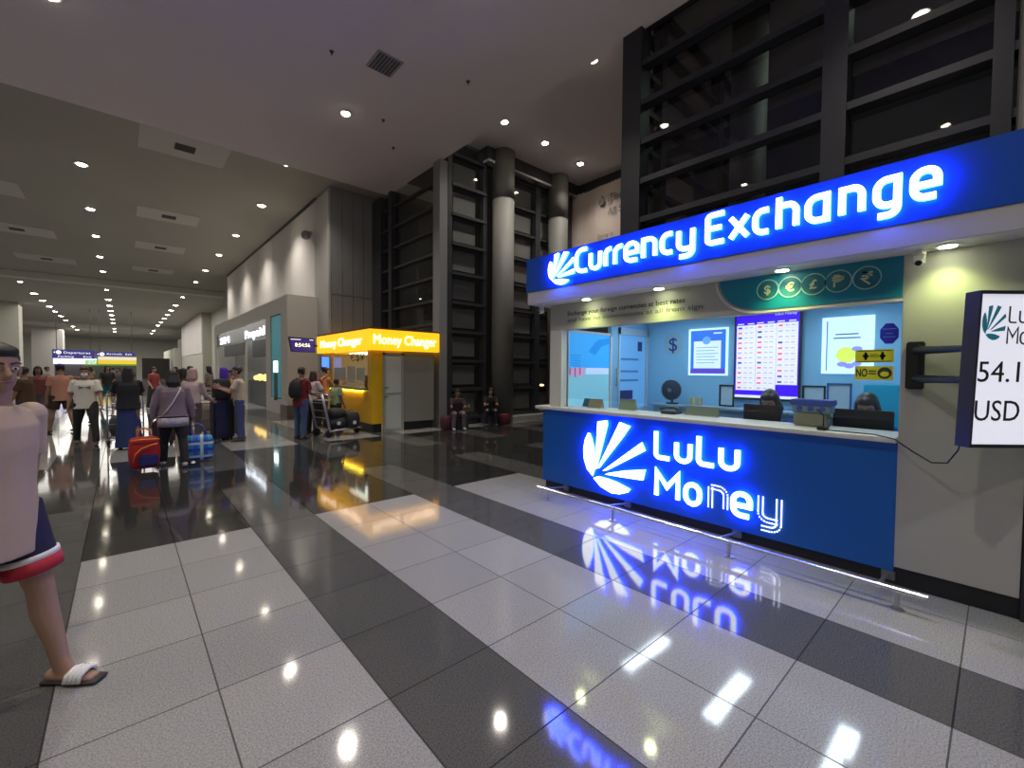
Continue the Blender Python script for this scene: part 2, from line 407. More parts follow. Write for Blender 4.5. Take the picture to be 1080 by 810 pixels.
# window 3: the big dark truss frame above the booth (plane X=6.6)
b = NB()
ZF = [.9+.645*k for k in range(12)]
box(b, 6.5, 6.78, 4.12, 4.48, 0, 7.36); box(b, 6.5, 6.78, 1.32, 1.57, 0, 7.9); box(b, 6.5, 6.78, .0, .14, 0, 7.9); box(b, 6.5, 6.78, -4, -3.8, 0, 7.9)
bars_y(b, 6.62, -4, 4.3, ZF, .2, .09)
w3 = struct('window_3', b, M_dark)
b = NB(); box(b, 6.70, 6.71, -4, 4.2, 0, 7.9); struct('window_3_pane', b, glass('black_window_glass', (.62, .62, .62), .04, .02, (.02, .02, .02)), w3)
b = NB()   # side face of the frame, stepping back behind the glass
box(b, 7.25, 7.42, 4.15, 4.35, 0, HIGH); box(b, 9.6, 9.8, 4.15, 4.35, 0, HIGH)
bars_x(b, 4.25, 6.7, 12.0, ZF, .14, .09)
for z in ZF: box(b, 6.75, 7.3, 4.2, 4.3, z-.04, z+.04, M=None)
struct('window_4', b, M_dark)
b = NB(); box(b, 7.42, 12.0, 4.28, 4.29, 0, HIGH); struct('window_4_pane', b, M_glass_dark)
b = NB(); cyl(b, (8.6, 3.2, 0), (8.6, 3.2, HIGH), .3, n=28)
for f in b.faces: f.smooth = len(f.verts) == 4
solo('round_column', b, M_col, 'round grey column dimly seen through the black window above the booth', 'column')
b = NB()
for k in range(9): box(b, 6.72, 7.22, 4.30, 4.32, .98+.645*k+.06, .98+.645*(k+1)-.1)
struct('window_4_frosted_panel', b, M_glass_frost)
area_light('vestibule_fill', (9.5, 1.5, HIGH-.2), (1.5, 1.5), 28, (.8, 1, .85))  # added fill light that brightens the truss behind the black glass
# grey wall to the right of the frame
b = NB(); box(b, 6.3, 6.6, -6, -.03, 2.6, 7.9); struct('wall_far_right', b, M_mull)
b = NB(); cyl(b, (6.24, -.09, 2.6), (6.24, -.09, 7.9), .05, n=12); struct('trim_10', b, M_col)

# ---------------------------------------------------------------- lamps of the hall
M_lamp = glow('warm_lamp_face', (1.0, .90, .72), 28)
M_lampfar = glow('warm_far_lamp_face', (1.0, .93, .78), 30)
M_ring = mat('lamp_trim_ring', (.7, .68, .62), .4)
def downlight(name, label, loc, group, r=.1, power=0, m=M_lamp):
    t = thing(name, label, 'ceiling light', loc, group=group)
    z = loc[2]
    b = NB(); cyl(b, (loc[0], loc[1], z-.03), (loc[0], loc[1], z+.004), r*1.35, r*1.2, n=24); obj('trim_ring', b, M_ring, t)
    b = NB(); cyl(b, (loc[0], loc[1], z-.05), (loc[0], loc[1], z-.028), r*.8, r, n=20); obj('lamp', b, m, t)
    if power:
        ld = bpy.data.lights.new('bulb', 'SPOT'); ld.energy = power*LIGHT_GAIN; ld.color = (1, .93, .83)
        ld.spot_size = R(125); ld.spot_blend = .9; ld.shadow_soft_size = .12
        o = bpy.data.objects.new('bulb', ld); COL.objects.link(o); o.parent = t; o.location = (0, 0, -.1)
    return t
P0 = 300
ORD = ['nearest', 'second', 'third', 'fourth', 'fifth', 'sixth', 'seventh', 'eighth', 'ninth', 'tenth', 'eleventh', 'twelfth', 'thirteenth', 'farthest']
sl = downlight('downlight', 'warm downlight in the low slab, the one left of the sprinklers', (3.8, 9.9, SLAB), 'downlights in the low slab', .09, P0)
for x, y, lb in ((3.96, 5.35, 'at the top edge of the photo'), (-.75, 5.35, 'above left of the camera'), (-.75, 9.9, 'over the long-haired woman'), (3.9, 1.0, 'above the booth fascia'),
                 (-.75, 1.0, 'straight above the camera'), (-.75, -3, 'behind the camera'), (3.9, -3, 'behind the booth end'), (-5.4, 9.9, 'far left, deeper'), (-5.4, 4.6, 'far left, nearer')):
    dup(sl, (x, y, SLAB), label='warm downlight in the low slab, '+lb)
downlight('downlight', 'downlight in the hall ceiling, hidden just above the low slab edge', (3.62, 13.85, HALL), 'hall downlights, row beside the shop', .15, P0)
for lb, (x, y) in (('nearest the black window frame', (7.43, 5.86)), ('at the edge of the low slab', (7.55, 8.83)), ('midway between slab edge and banner', (9.1, 8.85)), ('closest to the banner', (10.81, 8.97))):
    downlight('downlight', 'warm downlight in the high recess ceiling, '+lb, (x, y, HIGH), 'downlights in the high recess ceiling', .09, P0*.5)
YS = [18.0, 22.8, 27.3, 32.2, 37.0, 45.5, 52, 57, 62, 67, 72.6, 78.7, 90, 97]
for nm, xx in (('centre row', -.8), ('row beside the shop', 3.85), ('left row', -5.2)):
    pr_near = pf = None
    for i_, y in enumerate(YS):
        lb = 'downlight in the hall ceiling, %s lamp of the %s' % (ORD[i_], nm)
        if i_ == 0: pr_near = downlight('downlight', lb, (xx, y, HALL), 'hall downlights, '+nm, .12, P0*1.2)
        elif i_ < 6: dup(pr_near, (xx, y, HALL), label=lb)
        elif i_ == 6: pf = downlight('downlight', lb, (xx, y, HALL), 'hall downlights, '+nm, .2, 0, M_lampfar)
        else: dup(pf, (xx, y, HALL), label=lb)
# broad soft light of the rest of the terminal's lamp rows (far hall)
area_light('hall_lamp_row', (-1, 62, HALL-.25), (12, 34), 1900)
area_light('hall_lamp_row', (-1, 98, HALL-.25), (12, 20), 2200)

# ceiling panels with a dark diffuser
def vent(x, y, z, sx, sy, label, group, gd=.22):
    t = thing('ceiling_vent', label, 'air vent', (x, y, z), group=group)
    b = NB(); box(b, x-sx/2, x+sx/2, y-sy/2, y+sy/2, z-.012, z+.004); obj('panel', b, mat('vent_panel_paint', (.56, .54, .50), .8), t)
    b = NB()
    for k in range(6): box(b, x-gd, x+gd, y-gd+gd/3*k+.01, y-gd+gd/3*(k+1)-.02, z-.03, z-.013, M=None)
    obj('grille', b, mat('vent_grille_dark', (.05, .045, .04), .6), t)
for x, y, lb in ((1.35, 14.8, 'nearest the low slab edge'), (1.45, 21.9, 'second from the low slab'), (1.5, 27.8, 'third from the low slab'), (1.5, 34.5, 'last before the white beam')):
    vent(x, y, HALL, 1.9, 1.5, 'pale ceiling panel with dark grille right of the centre lamps, '+lb, 'ceiling panels between the lamp rows')
for x, y, lb in ((-3.6, 22.2, 'nearer one'), (-3.3, 28.4, 'middle one'), (-3.0, 35, 'closest to the beam')):
    vent(x, y, HALL, 2.3, 1.7, 'pale ceiling panel with dark grille left of the centre lamps, '+lb, 'ceiling panels left of the centre lamps')
t = thing('ceiling_vent', 'square slatted air grille in the low grey ceiling slab', 'air vent', (3.75, 7.85, SLAB))
b = NB(); box(b, 3.5, 4.0, 7.57, 8.12, SLAB-.02, SLAB+.004); obj('frame', b, mat('vent_frame_grey', (.35, .34, .34), .6), t)
b = NB()
for k in range(7): box(b, 3.54+.062*k, 3.54+.062*k+.035, 7.6, 8.09, SLAB-.035, SLAB-.018)
obj('grille', b, mat('vent_grille_grey', (.09, .09, .09), .6), t)
for k, (x, y, z, lb) in enumerate(((5.2, 7.2, SLAB, 'middle of the low slab'), (4.55, 9.6, SLAB, 'between slab corner and downlight'), (5.3, 10.6, SLAB, 'near the far corner of the low slab'), (2.9, 8.2, SLAB, 'left of the nearest downlight in the low slab'))):
    b = NB(); cyl(b, (x, y, z-.03), (x, y, z+.004), .02, .045, n=14); cyl(b, (x, y, z-.06), (x, y, z-.02), .014, n=10)
    solo('sprinkler_head', b, mat('sprinkler_dark', (.06, .05, .05), .5), 'tiny dark sprinkler head, '+lb, 'sprinkler', 'sprinklers in the low slab')
# ---------------------------------------------------------------- the blue currency exchange booth
BX = 4.25
M_blue = mat('booth_royal_blue', (.0, .10, .43), .35)
M_bsign = mat('fascia_royal_blue', (.003, .095, .46), .35)
M_white = mat('booth_white_laminate', (.62, .61, .60), .45)
M_hdr = mat('booth_grey_laminate', (.42, .42, .38), .5)
M_sidewall = mat('booth_grey_wall', (.42, .415, .40), .55, noise=.05, nscale=2)
M_in = mat('booth_inside_blue', (.26, .58, .80), .6)
M_in2 = mat('booth_inside_pale_blue', (.25, .55, .78), .6)
M_black = mat('black_plastic', (.012, .012, .014), .4)
M_kick = mat('black_kick_board', (.010, .010, .016), .5)
M_teal = mat('teal_header_print', (.0, .20, .32), .45)
M_steel = mat('polished_steel', (.75, .75, .76), .18, metal=1.)
M_lw = glow('white_letter_face', (.93, .96, 1.0), 2.6)
M_lb = glow('blue_letter_halo', (.01, .07, 1.0), 30)
M_led = glow('white_led_dots', (.9, .93, 1.0), 2.4)
M_ink = mat('dark_print_ink', (.03, .03, .035), .6)
M_inkg = mat('grey_print_ink', (.12, .12, .115), .6)
YL, YR = 4.12, .49      # left and right ends of the counter
booth = thing('exchange_booth', 'blue and white currency exchange booth with lit lettering on fascia and counter', 'booth', (5.4, 2.2, 0))
fr = Frame((BX, 0, 0), (0, -1, 0))          # u = -Y, towards the reader = -X
# counter front
b = NB(); box(b, BX, BX+.12, YR, YL, .10, 1.06, bev=.003); box(b, BX+.12, 4.5, 4.0, YL, .10, 1.06)
cf = obj('counter_front', b, M_blue, booth)
b = NB(); box(b, BX+.04, 4.5, YR, 4.09, 0, .10); obj('kick_board', b, M_kick, booth)
b = NB(); box(b, BX-.06, 4.72, YR+.0, 4.22, 1.062, 1.10, bev=.006); obj('counter_top', b, M_white, booth)
b = NB(); box(b, 4.72, 5.15, YR, 3.85, .72, .76, bev=.004); obj('inner_desk', b, M_white, booth)
# LuLu Money lettering; each lit letter stands off the panel
SW = .047
def put(ch, frame, y0, y1, base, cap, sw, d0, d1):
    """one raised letter: outer ends y0..y1, outer foot line base, outer cap height cap"""
    return letter_bm(ch, frame, -y0+sw/2, base+sw/2, cap-sw, (y0-y1)-sw, sw, d0, d1)
for ch, y0, y1, base, cap in (('L', 2.44, 2.24, .645, .32), ('u', 2.21, 2.02, .645, .30), ('L', 1.98, 1.785, .65, .315), ('u', 1.765, 1.57, .65, .30),
                           ('M', 2.425, 2.14, .24, .30), ('o', 2.105, 1.915, .235, .315), ('e', 1.645, 1.455, .237, .32)):
    obj('letter', put(ch, fr, y0, y1, base, cap, SW, .022, .040), [M_lw, M_lb], cf)
# the two failed letters show only their rows of LED points
def led_letter(ch, y0, y1, h, base):
    gw, st = GLYPH[ch]; bm = NB(); k = (y0-y1-SW)/gw
    for s in st:
        pts = [Vector((-y0+SW/2+x*k, base+y*h)) for x, y in s]
        for off in (-.019, .019):
            acc = 0.
            for a, c in zip(pts, pts[1:]):
                d = (c-a); L_ = d.length
                if L_ < 1e-6: continue
                nrm = Vector((-d.y, d.x))/L_
                while acc < L_:
                    p = a+d*(acc/L_)+nrm*off
                    fr.rect(bm, p.x-.005, p.y-.005, p.x+.005, p.y+.005, .012, .017)
                    acc += .019
                acc -= L_
    return bm
obj('letter', led_letter('n', 1.865, 1.675, .275, .265), M_led, cf, label='unlit letter outlined by rows of tiny LED points')
obj('letter', led_letter('y', 1.42, 1.225, .275, .265), M_led, cf, label='unlit letter outlined by rows of tiny LED points')
LOGO = [[(3.321, .824), (3.365, .74), (3.388, .62), (3.378, .50), (3.33, .383), (3.242, .308), (3.212, .416), (3.212, .55), (3.228, .66), (3.265, .767), (3.295, .82)],
        [(3.181, .974), (3.046, 1.0), (3.039, .943), (3.187, .407), (3.209, .395)],
        [(2.872, .995), (2.733, .961), (2.813, .845), (3.150, .42), (3.172, .418)],
        [(2.584, .802), (2.539, .716), (3.035, .415), (3.10, .398)],
        [(2.80, .452), (2.535, .509), (2.563, .388), (2.82, .372), (3.064, .362), (3.02, .385)],
        [(3.232, .290), (3.16, .322), (3.02, .318), (2.887, .301), (2.72, .257), (2.75, .215), (2.86, .172), (2.972, .160), (3.122, .204)]]
def logo_bm(frame, u0, v0, w_, h_, d0, d1, shear=0.):
    """the fan-shaped emblem fitted to a box, u0/v0 its lower left"""
    out = []
    for poly in LOGO:
        bm = NB(); pts = [((3.388-y)/.853, (z-.160)/.84) for y, z in poly]
        pts = [(u0+p*w_, v0+q*h_) for p, q in pts]
        prism(bm, pts, frame, d0, d1, 0, 1); out.append(bm)
    return out
for bm in logo_bm(fr, -3.388, .160, .853, .84, .022, .040): obj('emblem_ray', bm, [M_lw, M_lb], cf)
# soffit, fascia, header and wall
FX = 3.97
fs = Frame((FX, 0, 0), (0, -1, 0))
b = NB(); box(b, FX, 6.45, -3.2, 4.15, 2.43, 2.60, bev=.004)
sf = obj('soffit', b, M_white, booth)
b = NB(); box(b, FX-.012, FX+.10, -3.2, 4.165, 2.585, 3.015, bev=.003)
fa = obj('fascia_sign', b, M_bsign, booth)
b = NB(); box(b, FX+.10, 6.45, -3.2, 4.14, 2.60, 2.66); obj('roof', b, M_white, booth)
W = .056
WORD = [('C', 3.313, 3.121), ('u', 3.108, 2.935), ('r', 2.905, 2.797), ('r', 2.786, 2.659), ('e', 2.654, 2.471), ('n', 2.447, 2.275), ('c', 2.243, 2.097), ('y', 2.074, 1.895),
        ('E', 1.802, 1.623), ('x', 1.603, 1.426), ('c', 1.408, 1.267), ('h', 1.234, 1.071), ('a', 1.036, .873), ('n', .824, .667), ('g', .629, .476), ('e', .438, .282)]
for k, (ch, y0, y1) in enumerate(WORD):
    obj('letter', put(ch, fs, y0, y1, 2.69+.012*k/15, .285, .043, .03, .058), [M_lw, M_lb], fa)
for bm in logo_bm(fs, -3.735, 2.60, .42, .385, .03, .058): obj('emblem_ray', bm, [M_lw, M_lb], fa)
# header above the service opening (grey with print, teal with the currency roundels)
b = NB(); box(b, BX, BX+.10, YR, 4.0, 2.10, 2.43)
hd = obj('header_panel', b, M_hdr, booth)
b = NB(); text_bm('Exchange your foreign currencies at best rates', fr, -3.70, 2.275, .075, .0015, .001, width=1.56, bm=b, bold=.012)
obj('lettering', b, M_ink, hd)
b = NB(); text_bm('and have no commissions at all from sign', fr, -3.70, 2.195, .07, .0015, .001, width=1.74, bm=b, bold=.008)
obj('lettering', b, M_inkg, hd)
b = NB(); poly = [(-YR-.002, 2.43), (-1.80, 2.43)]+[(-1.80+.36*(1-math.cos(R(9*k))), 2.43-.30*math.sin(R(9*k))) for k in range(1, 11)]+[(-YR-.002, 2.13)]
prism(b, poly[::-1], fr, .0, .008, 0)
tp = obj('teal_panel', b, M_teal, booth)
b = NB(); rim = [(-1.83+.0, 2.43)]+[(-1.83+.37*(1-math.cos(R(9*k))), 2.43-.32*math.sin(R(9*k))) for k in range(1, 11)]+[(-YR, 2.11)]
stroke(b, rim, .02, fr, .0, .012, 0, 0); obj('trim_line', b, M_white, booth)
M_ring2 = mat('roundel_ring', (.30, .55, .55), .5); M_disc = mat('roundel_disc', (.01, .15, .22), .5)
for k, (yc, ch) in enumerate(((1.385, '$'), (1.213, '\u20ac'), (1.045, '\u00a3'), (.877, 'P'), (.70, '\u20b9'))):
    b = NB(); r_ = .085
    prism(b, [(-yc+(r_-.008)*math.cos(2*PI*j/32), 2.30+(r_-.008)*math.sin(2*PI*j/32)) for j in range(32)], fr, .009, .0115, 1)
    stroke(b, [(-yc+r_*math.cos(2*PI*j/32), 2.30+r_*math.sin(2*PI*j/32)) for j in range(33)], .008, fr, .008, .013, 0, 0)
    if ch == '\u20b9':      # rupee drawn with strokes
        for st in ([(-.03, .04), (.035, .04)], [(-.03, .015), (.035, .015)], [(-.03, .04), (0, .04), (.02, .025), (.0, -.005), (-.03, -.005), (.02, -.05)]):
            stroke(b, [(-yc+p, 2.30+q) for p, q in st], .013, fr, .0115, .0145, 2, 2)
    elif ch == 'P':
        for st in ([(-.025, -.045), (-.025, .045), (.0, .045), (.025, .03), (.025, .01), (0, -.003), (-.025, -.003)], [(-.04, .03), (.038, .03)], [(-.04, .012), (.038, .012)]):
            stroke(b, [(-yc+p, 2.30+q) for p, q in st], .013, fr, .0115, .0145, 2, 2)
    else: text_bm(ch, fr, -yc, 2.265, .10, .002, .0125, align='CENTER', mi=2, bm=b, bold=.03)
    obj('currency_roundel', b, [M_ring2, M_disc, mat('roundel_symbol', (.55, .62, .40), .5)], tp)
# left column, right wall slab, interior shell
b = NB(); box(b, BX, BX+.10, 3.80, 4.0, 1.10, 2.10); box(b, BX+.1, 4.45, 3.86, 4.0, 1.1, 2.43); obj('corner_column', b, M_white, booth)
b = NB(); box(b, BX, BX+.10, -.12, YR, .14, 2.43, bev=.003); wr = obj('grey_wall_panel', b, M_sidewall, booth)
b = NB(); box(b, BX+.02, BX+.12, -3.2, YR, 0, .14); obj('kick_board', b, M_kick, booth)
b = NB(); box(b, BX-.01, BX+.1, -.155, -.125, 0, 2.43); obj('dark_corner_trim', b, M_dark, booth)
b = NB(); box(b, BX+.0, BX+.10, -3.2, -.16, .14, 2.43); obj('grey_wall_panel', b, M_sidewall, booth)
b = NB(); box(b, 6.45, 6.49, .30, 4.0, 0, 2.43); obj('back_wall', b, M_in, booth)
b = NB(); box(b, BX+.10, 6.45, .26, .30, 0, 2.43); box(b, BX+.1, BX+.14, .3, YR, 0, 2.43); obj('right_inner_wall', b, M_in, booth)
b = NB(); box(b, 4.45, 6.45, 3.88, 3.94, 0, 1.0); box(b, 4.45, 6.45, 3.88, 3.94, 2.24, 2.43); box(b, 5.44, 5.62, 3.88, 3.94, 1.0, 2.24)
lw_ = obj('left_inner_wall', b, M_in2, booth)
b = NB(); box(b, BX+.1, 6.45, .3, 3.9, 2.40, 2.43); obj('inner_ceiling', b, mat('inner_ceiling_white', (.6, .68, .75), .7), booth)
fl_ = Frame((0, 3.88, 0), (1, 0, 0))        # inner left wall, read from the camera side
b = NB(); fl_.rect(b, 4.44, 1.0, 5.44, 2.13, -.03, 0, 0)
for r4 in ((4.43, 2.10, 5.45, 2.13), (4.43, 1.0, 4.47, 2.13), (5.40, 1.0, 5.45, 2.13)): fl_.rect(b, *r4, -.03, .02, 1)
fl_.rect(b, 4.47, 1.62, 5.40, 2.10, 0, .003, 2)
for k in range(9): fl_.rect(b, 4.50+.035*k, 1.52-.03*(k % 2), 4.525+.035*k, 1.62, .003, .005, 3 if k % 3 else 4)
fl_.rect(b, 4.85, 1.53, 5.38, 1.62, .003, .005, 5)
prism(b, [(4.9, 1.85), (5.1, 2.02), (5.39, 2.06), (5.39, 1.98), (5.2, 1.93), (5.05, 1.80)], fl_, .003, .005, 6)
for k in range(5): fl_.rect(b, 4.52, 1.78-.035*k, 4.74-.03*(k % 2), 1.795-.035*k, .003, .005, 6)
pw = obj('lit_advertising_panel', b, [glow('lit_pale_cyan', (.20, .50, .62), .40), M_white, glow('lit_sky_blue', (.02, .30, .70), .6), glow('lit_pink_print', (.75, .25, .40), .5), glow('lit_plum_print', (.25, .08, .3), .4), glow('lit_pale_print', (.50, .60, .80), .5), glow('lit_deep_blue_print', (.0, .18, .55), .7)], booth)
# glass door in the left wall
b = NB()
for r4 in ((5.62, 1.0, 5.66, 2.24), (6.40, 1.0, 6.45, 2.24), (5.62, 2.14, 6.45, 2.24), (5.62, .0, 6.45, 1.0)): fl_.rect(b, *r4, -.04, .02, 0)
fl_.rect(b, 5.66, 1.0, 6.40, 2.14, -.02, -.015, 1)
fl_.rect(b, 6.18, 1.9, 6.30, 2.05, -.014, -.01, 2); fl_.rect(b, 5.68, 1.14, 6.05, 1.28, -.014, -.01, 2)
for z in (1.42, 1.56, 1.75): fl_.rect(b, 5.70, z, 6.2, z+.03, -.014, -.01, 3)
dr = obj('inner_door', b, [mat('door_frame_pale', (.45, .60, .72), .4), glow('lit_door_glass', (.12, .35, .66), .40), mat('navy_print', (.01, .03, .2), .5), mat('door_blue_print', (.06, .22, .5), .5)], booth)
b = NB(); cyl(b, (5.54, 3.84, 1.35), (5.54, 3.84, 1.62), .012, n=10); cyl(b, (5.54, 3.88, 1.37), (5.54, 3.84, 1.37), .008, n=8); cyl(b, (5.54, 3.88, 1.60), (5.54, 3.84, 1.60), .008, n=8)
obj('handle', b, M_steel, dr)
# glazing of the service opening, with a pay-out gap above the counter
b = NB(); box(b, BX+.05, BX+.056, YR, 3.80, 1.22, 2.10)
obj('service_glass', b, glass('clear_service_glass', (.95, .97, .98)), booth)
# light inside: a row of ceiling tubes
for y, lb2 in ((1.0, 'right'), (2.1, 'middle'), (3.2, 'left')):
    t = thing('ceiling_panel_light', 'white panel light under the booth ceiling, the %s one' % lb2, 'ceiling light', (5.4, y, 2.39), group='panel lights inside the booth')
    b = NB(); box(b, 4.9, 6.0, y-.12, y+.12, 2.375, 2.398, bev=.003); obj('frame', b, M_white, t)
    b = NB(); box(b, 4.93, 5.97, y-.09, y+.09, 2.368, 2.376); obj('diffuser', b, glow('cool_panel_light', (.80, .92, 1.0), 11), t)
# soffit downlights
for n, (x, y) in (('leftmost, above the start of the printed line', (4.12, 3.30)), ('second from the left, above the printed line', (4.12, 2.36)), ('above the dollar roundel', (4.12, 1.24)), ('rightmost, above the grey wall', (4.12, .26))):
    t = thing('soffit_downlight', 'small warm recessed light in the booth soffit, '+n, 'ceiling light', (x, y, 2.43), group='soffit lights of the booth')
    b = NB(); cyl(b, (x, y, 2.422), (x, y, 2.432), .062, .055, n=24); obj('trim_ring', b, M_white, t)
    b = NB(); cyl(b, (x, y, 2.418), (x, y, 2.424), .045, n=20); obj('lamp', b, glow('soffit_lamp_face', (.95, 1.0, .60), 22), t)
    ld = bpy.data.lights.new('bulb', 'SPOT'); ld.energy = 15; ld.color = (.86, 1.0, .34); ld.spot_size = R(120); ld.spot_blend = 1; ld.shadow_soft_size = .04
    o = bpy.data.objects.new('bulb', ld); COL.objects.link(o); o.parent = t; o.location = (0, 0, -.03)
# cctv domes
for x, y, lb in ((4.10, 4.02, 'at the left end of the booth soffit'), (4.16, .40, 'under the soffit above the grey wall of the booth')):
    t = thing('security_camera', 'small white security camera '+lb, 'security camera', (x, y, 2.36))
    b = NB(); cyl(b, (x, y, 2.40), (x, y, 2.43), .035, n=16); box(b, x-.02, x+.02, y-.03, y+.03, 2.33, 2.405, bev=.008); obj('housing', b, M_white, t)
    b = NB(); cyl(b, (x-.05, y, 2.335), (x+.03, y, 2.35), .024, n=14); obj('barrel', b, M_white, t)
    b = NB(); cyl(b, (x-.056, y, 2.334), (x-.048, y, 2.336), .018, n=12); obj('lens', b, M_black, t)
# foot rail
t = thing('foot_rail', 'polished steel foot rail on short legs along the counter front', 'rail', (3.83, 2.0, 0))
b = NB(); cyl(b, (3.83, .27, .13), (3.83, 3.80, .13), .019, n=16); obj('rail', b, M_steel, t)
for y in (.42, 1.50, 2.68, 3.60):
    b = NB(); cyl(b, (3.83, y, .0), (3.83, y, .13), .014, n=10); cyl(b, (3.83, y, 0), (3.83, y, .008), .04, n=14); obj('leg', b, mat('brushed_steel', (.45, .45, .46), .35, metal=.9), t)
    b = NB(); cyl(b, (3.83, y+.10, .13), (BX+.04, y+.10, .07), .012, n=10); box(b, BX-.0, BX+.05, y+.06, y+.14, .03, .10, bev=.004); obj('bracket', b, mat('bracket_grey', (.2, .2, .21), .4, metal=.5), t)

# ---- things on the inner back wall
fb = Frame((6.449, 0, 0), (0, -1, 0))
t = thing('rate_board', 'tall violet-blue rate screen with three white columns of exchange rates', 'screen', (6.44, 2.08, 1.22))
YA, YB, ZA, ZB = 2.475, 1.71, 1.23, 2.385
b = NB(); fb.rect(b, -YA-.02, ZA-.03, -YB+.02, ZB+.02, 0, .05); obj('casing', b, M_black, t)
b = NB(); fb.rect(b, -YA, ZA, -YB, ZB, .05, .053, 0)
fb.rect(b, -YA, ZA, -YB, ZA+.035, .053, .054, 1)
cw = (YA-YB-.03)/3
for c in range(3):
    u0 = -YA+.012+c*(cw+.003); top = ZB-.16+.02*(c == 2); n = 13 if c < 2 else 11
    top = (ZB-.17, ZB-.165, ZB-.16)[c]; bot = (ZA+.10, ZA+.10, ZA+.185)[c]
    fb.rect(b, u0, bot, u0+cw, top, .053, .055, 1)
    rh = (top-bot)/n*1.0
    for k in range(n):
        zc = top-rh*(k+.5)
        fb.rect(b, u0+.005, zc-rh/2, u0+cw-.005, zc-rh/2+.002, .055, .0556, 2)
        fb.rect(b, u0+.02, zc-.013, u0+.07, zc+.010, .055, .0558, random.choice([3, 3, 0, 4, 2]))
        for q in (.10, .165): fb.rect(b, u0+q, zc-.008, u0+q+.045, zc+.006, .055, .0557, 2)
    fb.rect(b, u0+.01, top+.012, u0+.09, top+.026, .053, .055, 1); fb.rect(b, u0+.14, top+.012, u0+.22, top+.026, .053, .055, 1)
text_bm('LuLu Money', fb, -YB-.03, ZB-.06, .05, .001, .053, align='RIGHT', mi=1, bm=b)
obj('display', b, [glow('screen_violet_blue', (.035, .0, .62), .8), glow('screen_white', (.72, .70, .85), .68), glow('screen_grey', (.42, .40, .55), .8), glow('screen_red', (.75, .08, .12), .9), glow('screen_dark', (.05, .05, .2), .5)], t)
def framed(name, label, ya, yb, za, zb, art, mats, cat='poster', edge=M_lw, ew=.025):
    t = thing(name, label, cat, (6.44, (ya+yb)/2, za))
    b = NB()
    for r4 in ((-ya-ew, za-ew, -ya, zb+ew), (-yb, za-ew, -yb+ew, zb+ew), (-ya, zb, -yb, zb+ew), (-ya, za-ew, -yb, za)): fb.rect(b, *r4, 0, .03)
    obj('lit_frame', b, edge, t)
    b = NB(); fb.rect(b, -ya, za, -yb, zb, 0, .018, 0); art(b); obj('print', b, mats, t)
    return t
M_edge = glow('lit_frame_edge', (.55, .80, 1.0), .9)
def art1(b):
    fb.rect(b, -3.09, 1.63, -2.69, 2.03, .018, .02, 1); fb.rect(b, -3.14, 1.545, -2.62, 1.62, .018, .0195, 3)
    prism(b, [(-2.90+.06*math.cos(2*PI*k/20), 2.04+.06*math.sin(2*PI*k/20)) for k in range(20)], fb, .02, .022, 2)
    for k in range(6): fb.rect(b, -3.05, 1.93-.045*k, -2.73-.05*(k % 2), 1.94-.045*k, .02, .021, 2)
    fb.rect(b, -2.80, 2.13, -2.68, 2.15, .018, .021, 1)
framed('framed_poster', 'lit blue framed notice left of the rate screen', 3.14, 2.62, 1.55, 2.19, art1, [glow('poster_blue', (.02, .14, .62), .7), glow('poster_white', (.55, .66, .88), .8), glow('poster_mid_blue', (.12, .35, .72), .6), glow('poster_violet', (.10, .05, .45), .6)], edge=M_edge)
def art2(b):
    fb.rect(b, -1.43, 1.60, -1.42, 2.20, .018, .02, 1)
    for k, (a_, c_) in enumerate(((-1.34, -1.12), (-1.36, -1.10))): fb.rect(b, a_, 2.03-.045*k, c_, 2.045-.045*k, .018, .02, 1)
    prism(b, [(-1.235+.095*math.cos(2*PI*k/24), 1.79+.095*math.sin(2*PI*k/24)) for k in range(24)], fb, .018, .021, 2)
    for c_, z_, r_ in ((-1.13, 1.86, .05), (-1.09, 1.81, .045), (-1.27, 1.68, .05), (-1.20, 1.66, .05), (-1.13, 1.685, .045)):
        prism(b, [(c_+r_*math.cos(2*PI*k/14), z_+.6*r_*math.sin(2*PI*k/14)) for k in range(14)], fb, .018, .022, 3)
framed('framed_poster', 'lit pale framed poster with a yellow disc, right of the rate screen', 1.45, 1.0, 1.59, 2.22, art2, [glow('poster_pale', (.52, .70, .86), .85), mat('poster_blue_print', (.08, .25, .55), .5), glow('poster_yellow', (.62, .75, .10), .7), glow('poster_lilac', (.22, .26, .70), .7)], edge=M_edge)
b = NB(); prism(b, [(-3.43+.16*math.cos(2*PI*k/32), 2.01+.18*math.sin(2*PI*k/32)) for k in range(32)], fb, 0, .008, 0)
text_bm('$', fb, -3.43, 1.90, .30, .004, .008, align='CENTER', mi=1, bm=b)
solo('dollar_roundel', b, [mat('pale_roundel', (.30, .52, .62), .5), mat('navy_symbol', (.01, .04, .22), .5)], 'round pale wall emblem with a dark dollar sign, above the desk fan', 'sign')
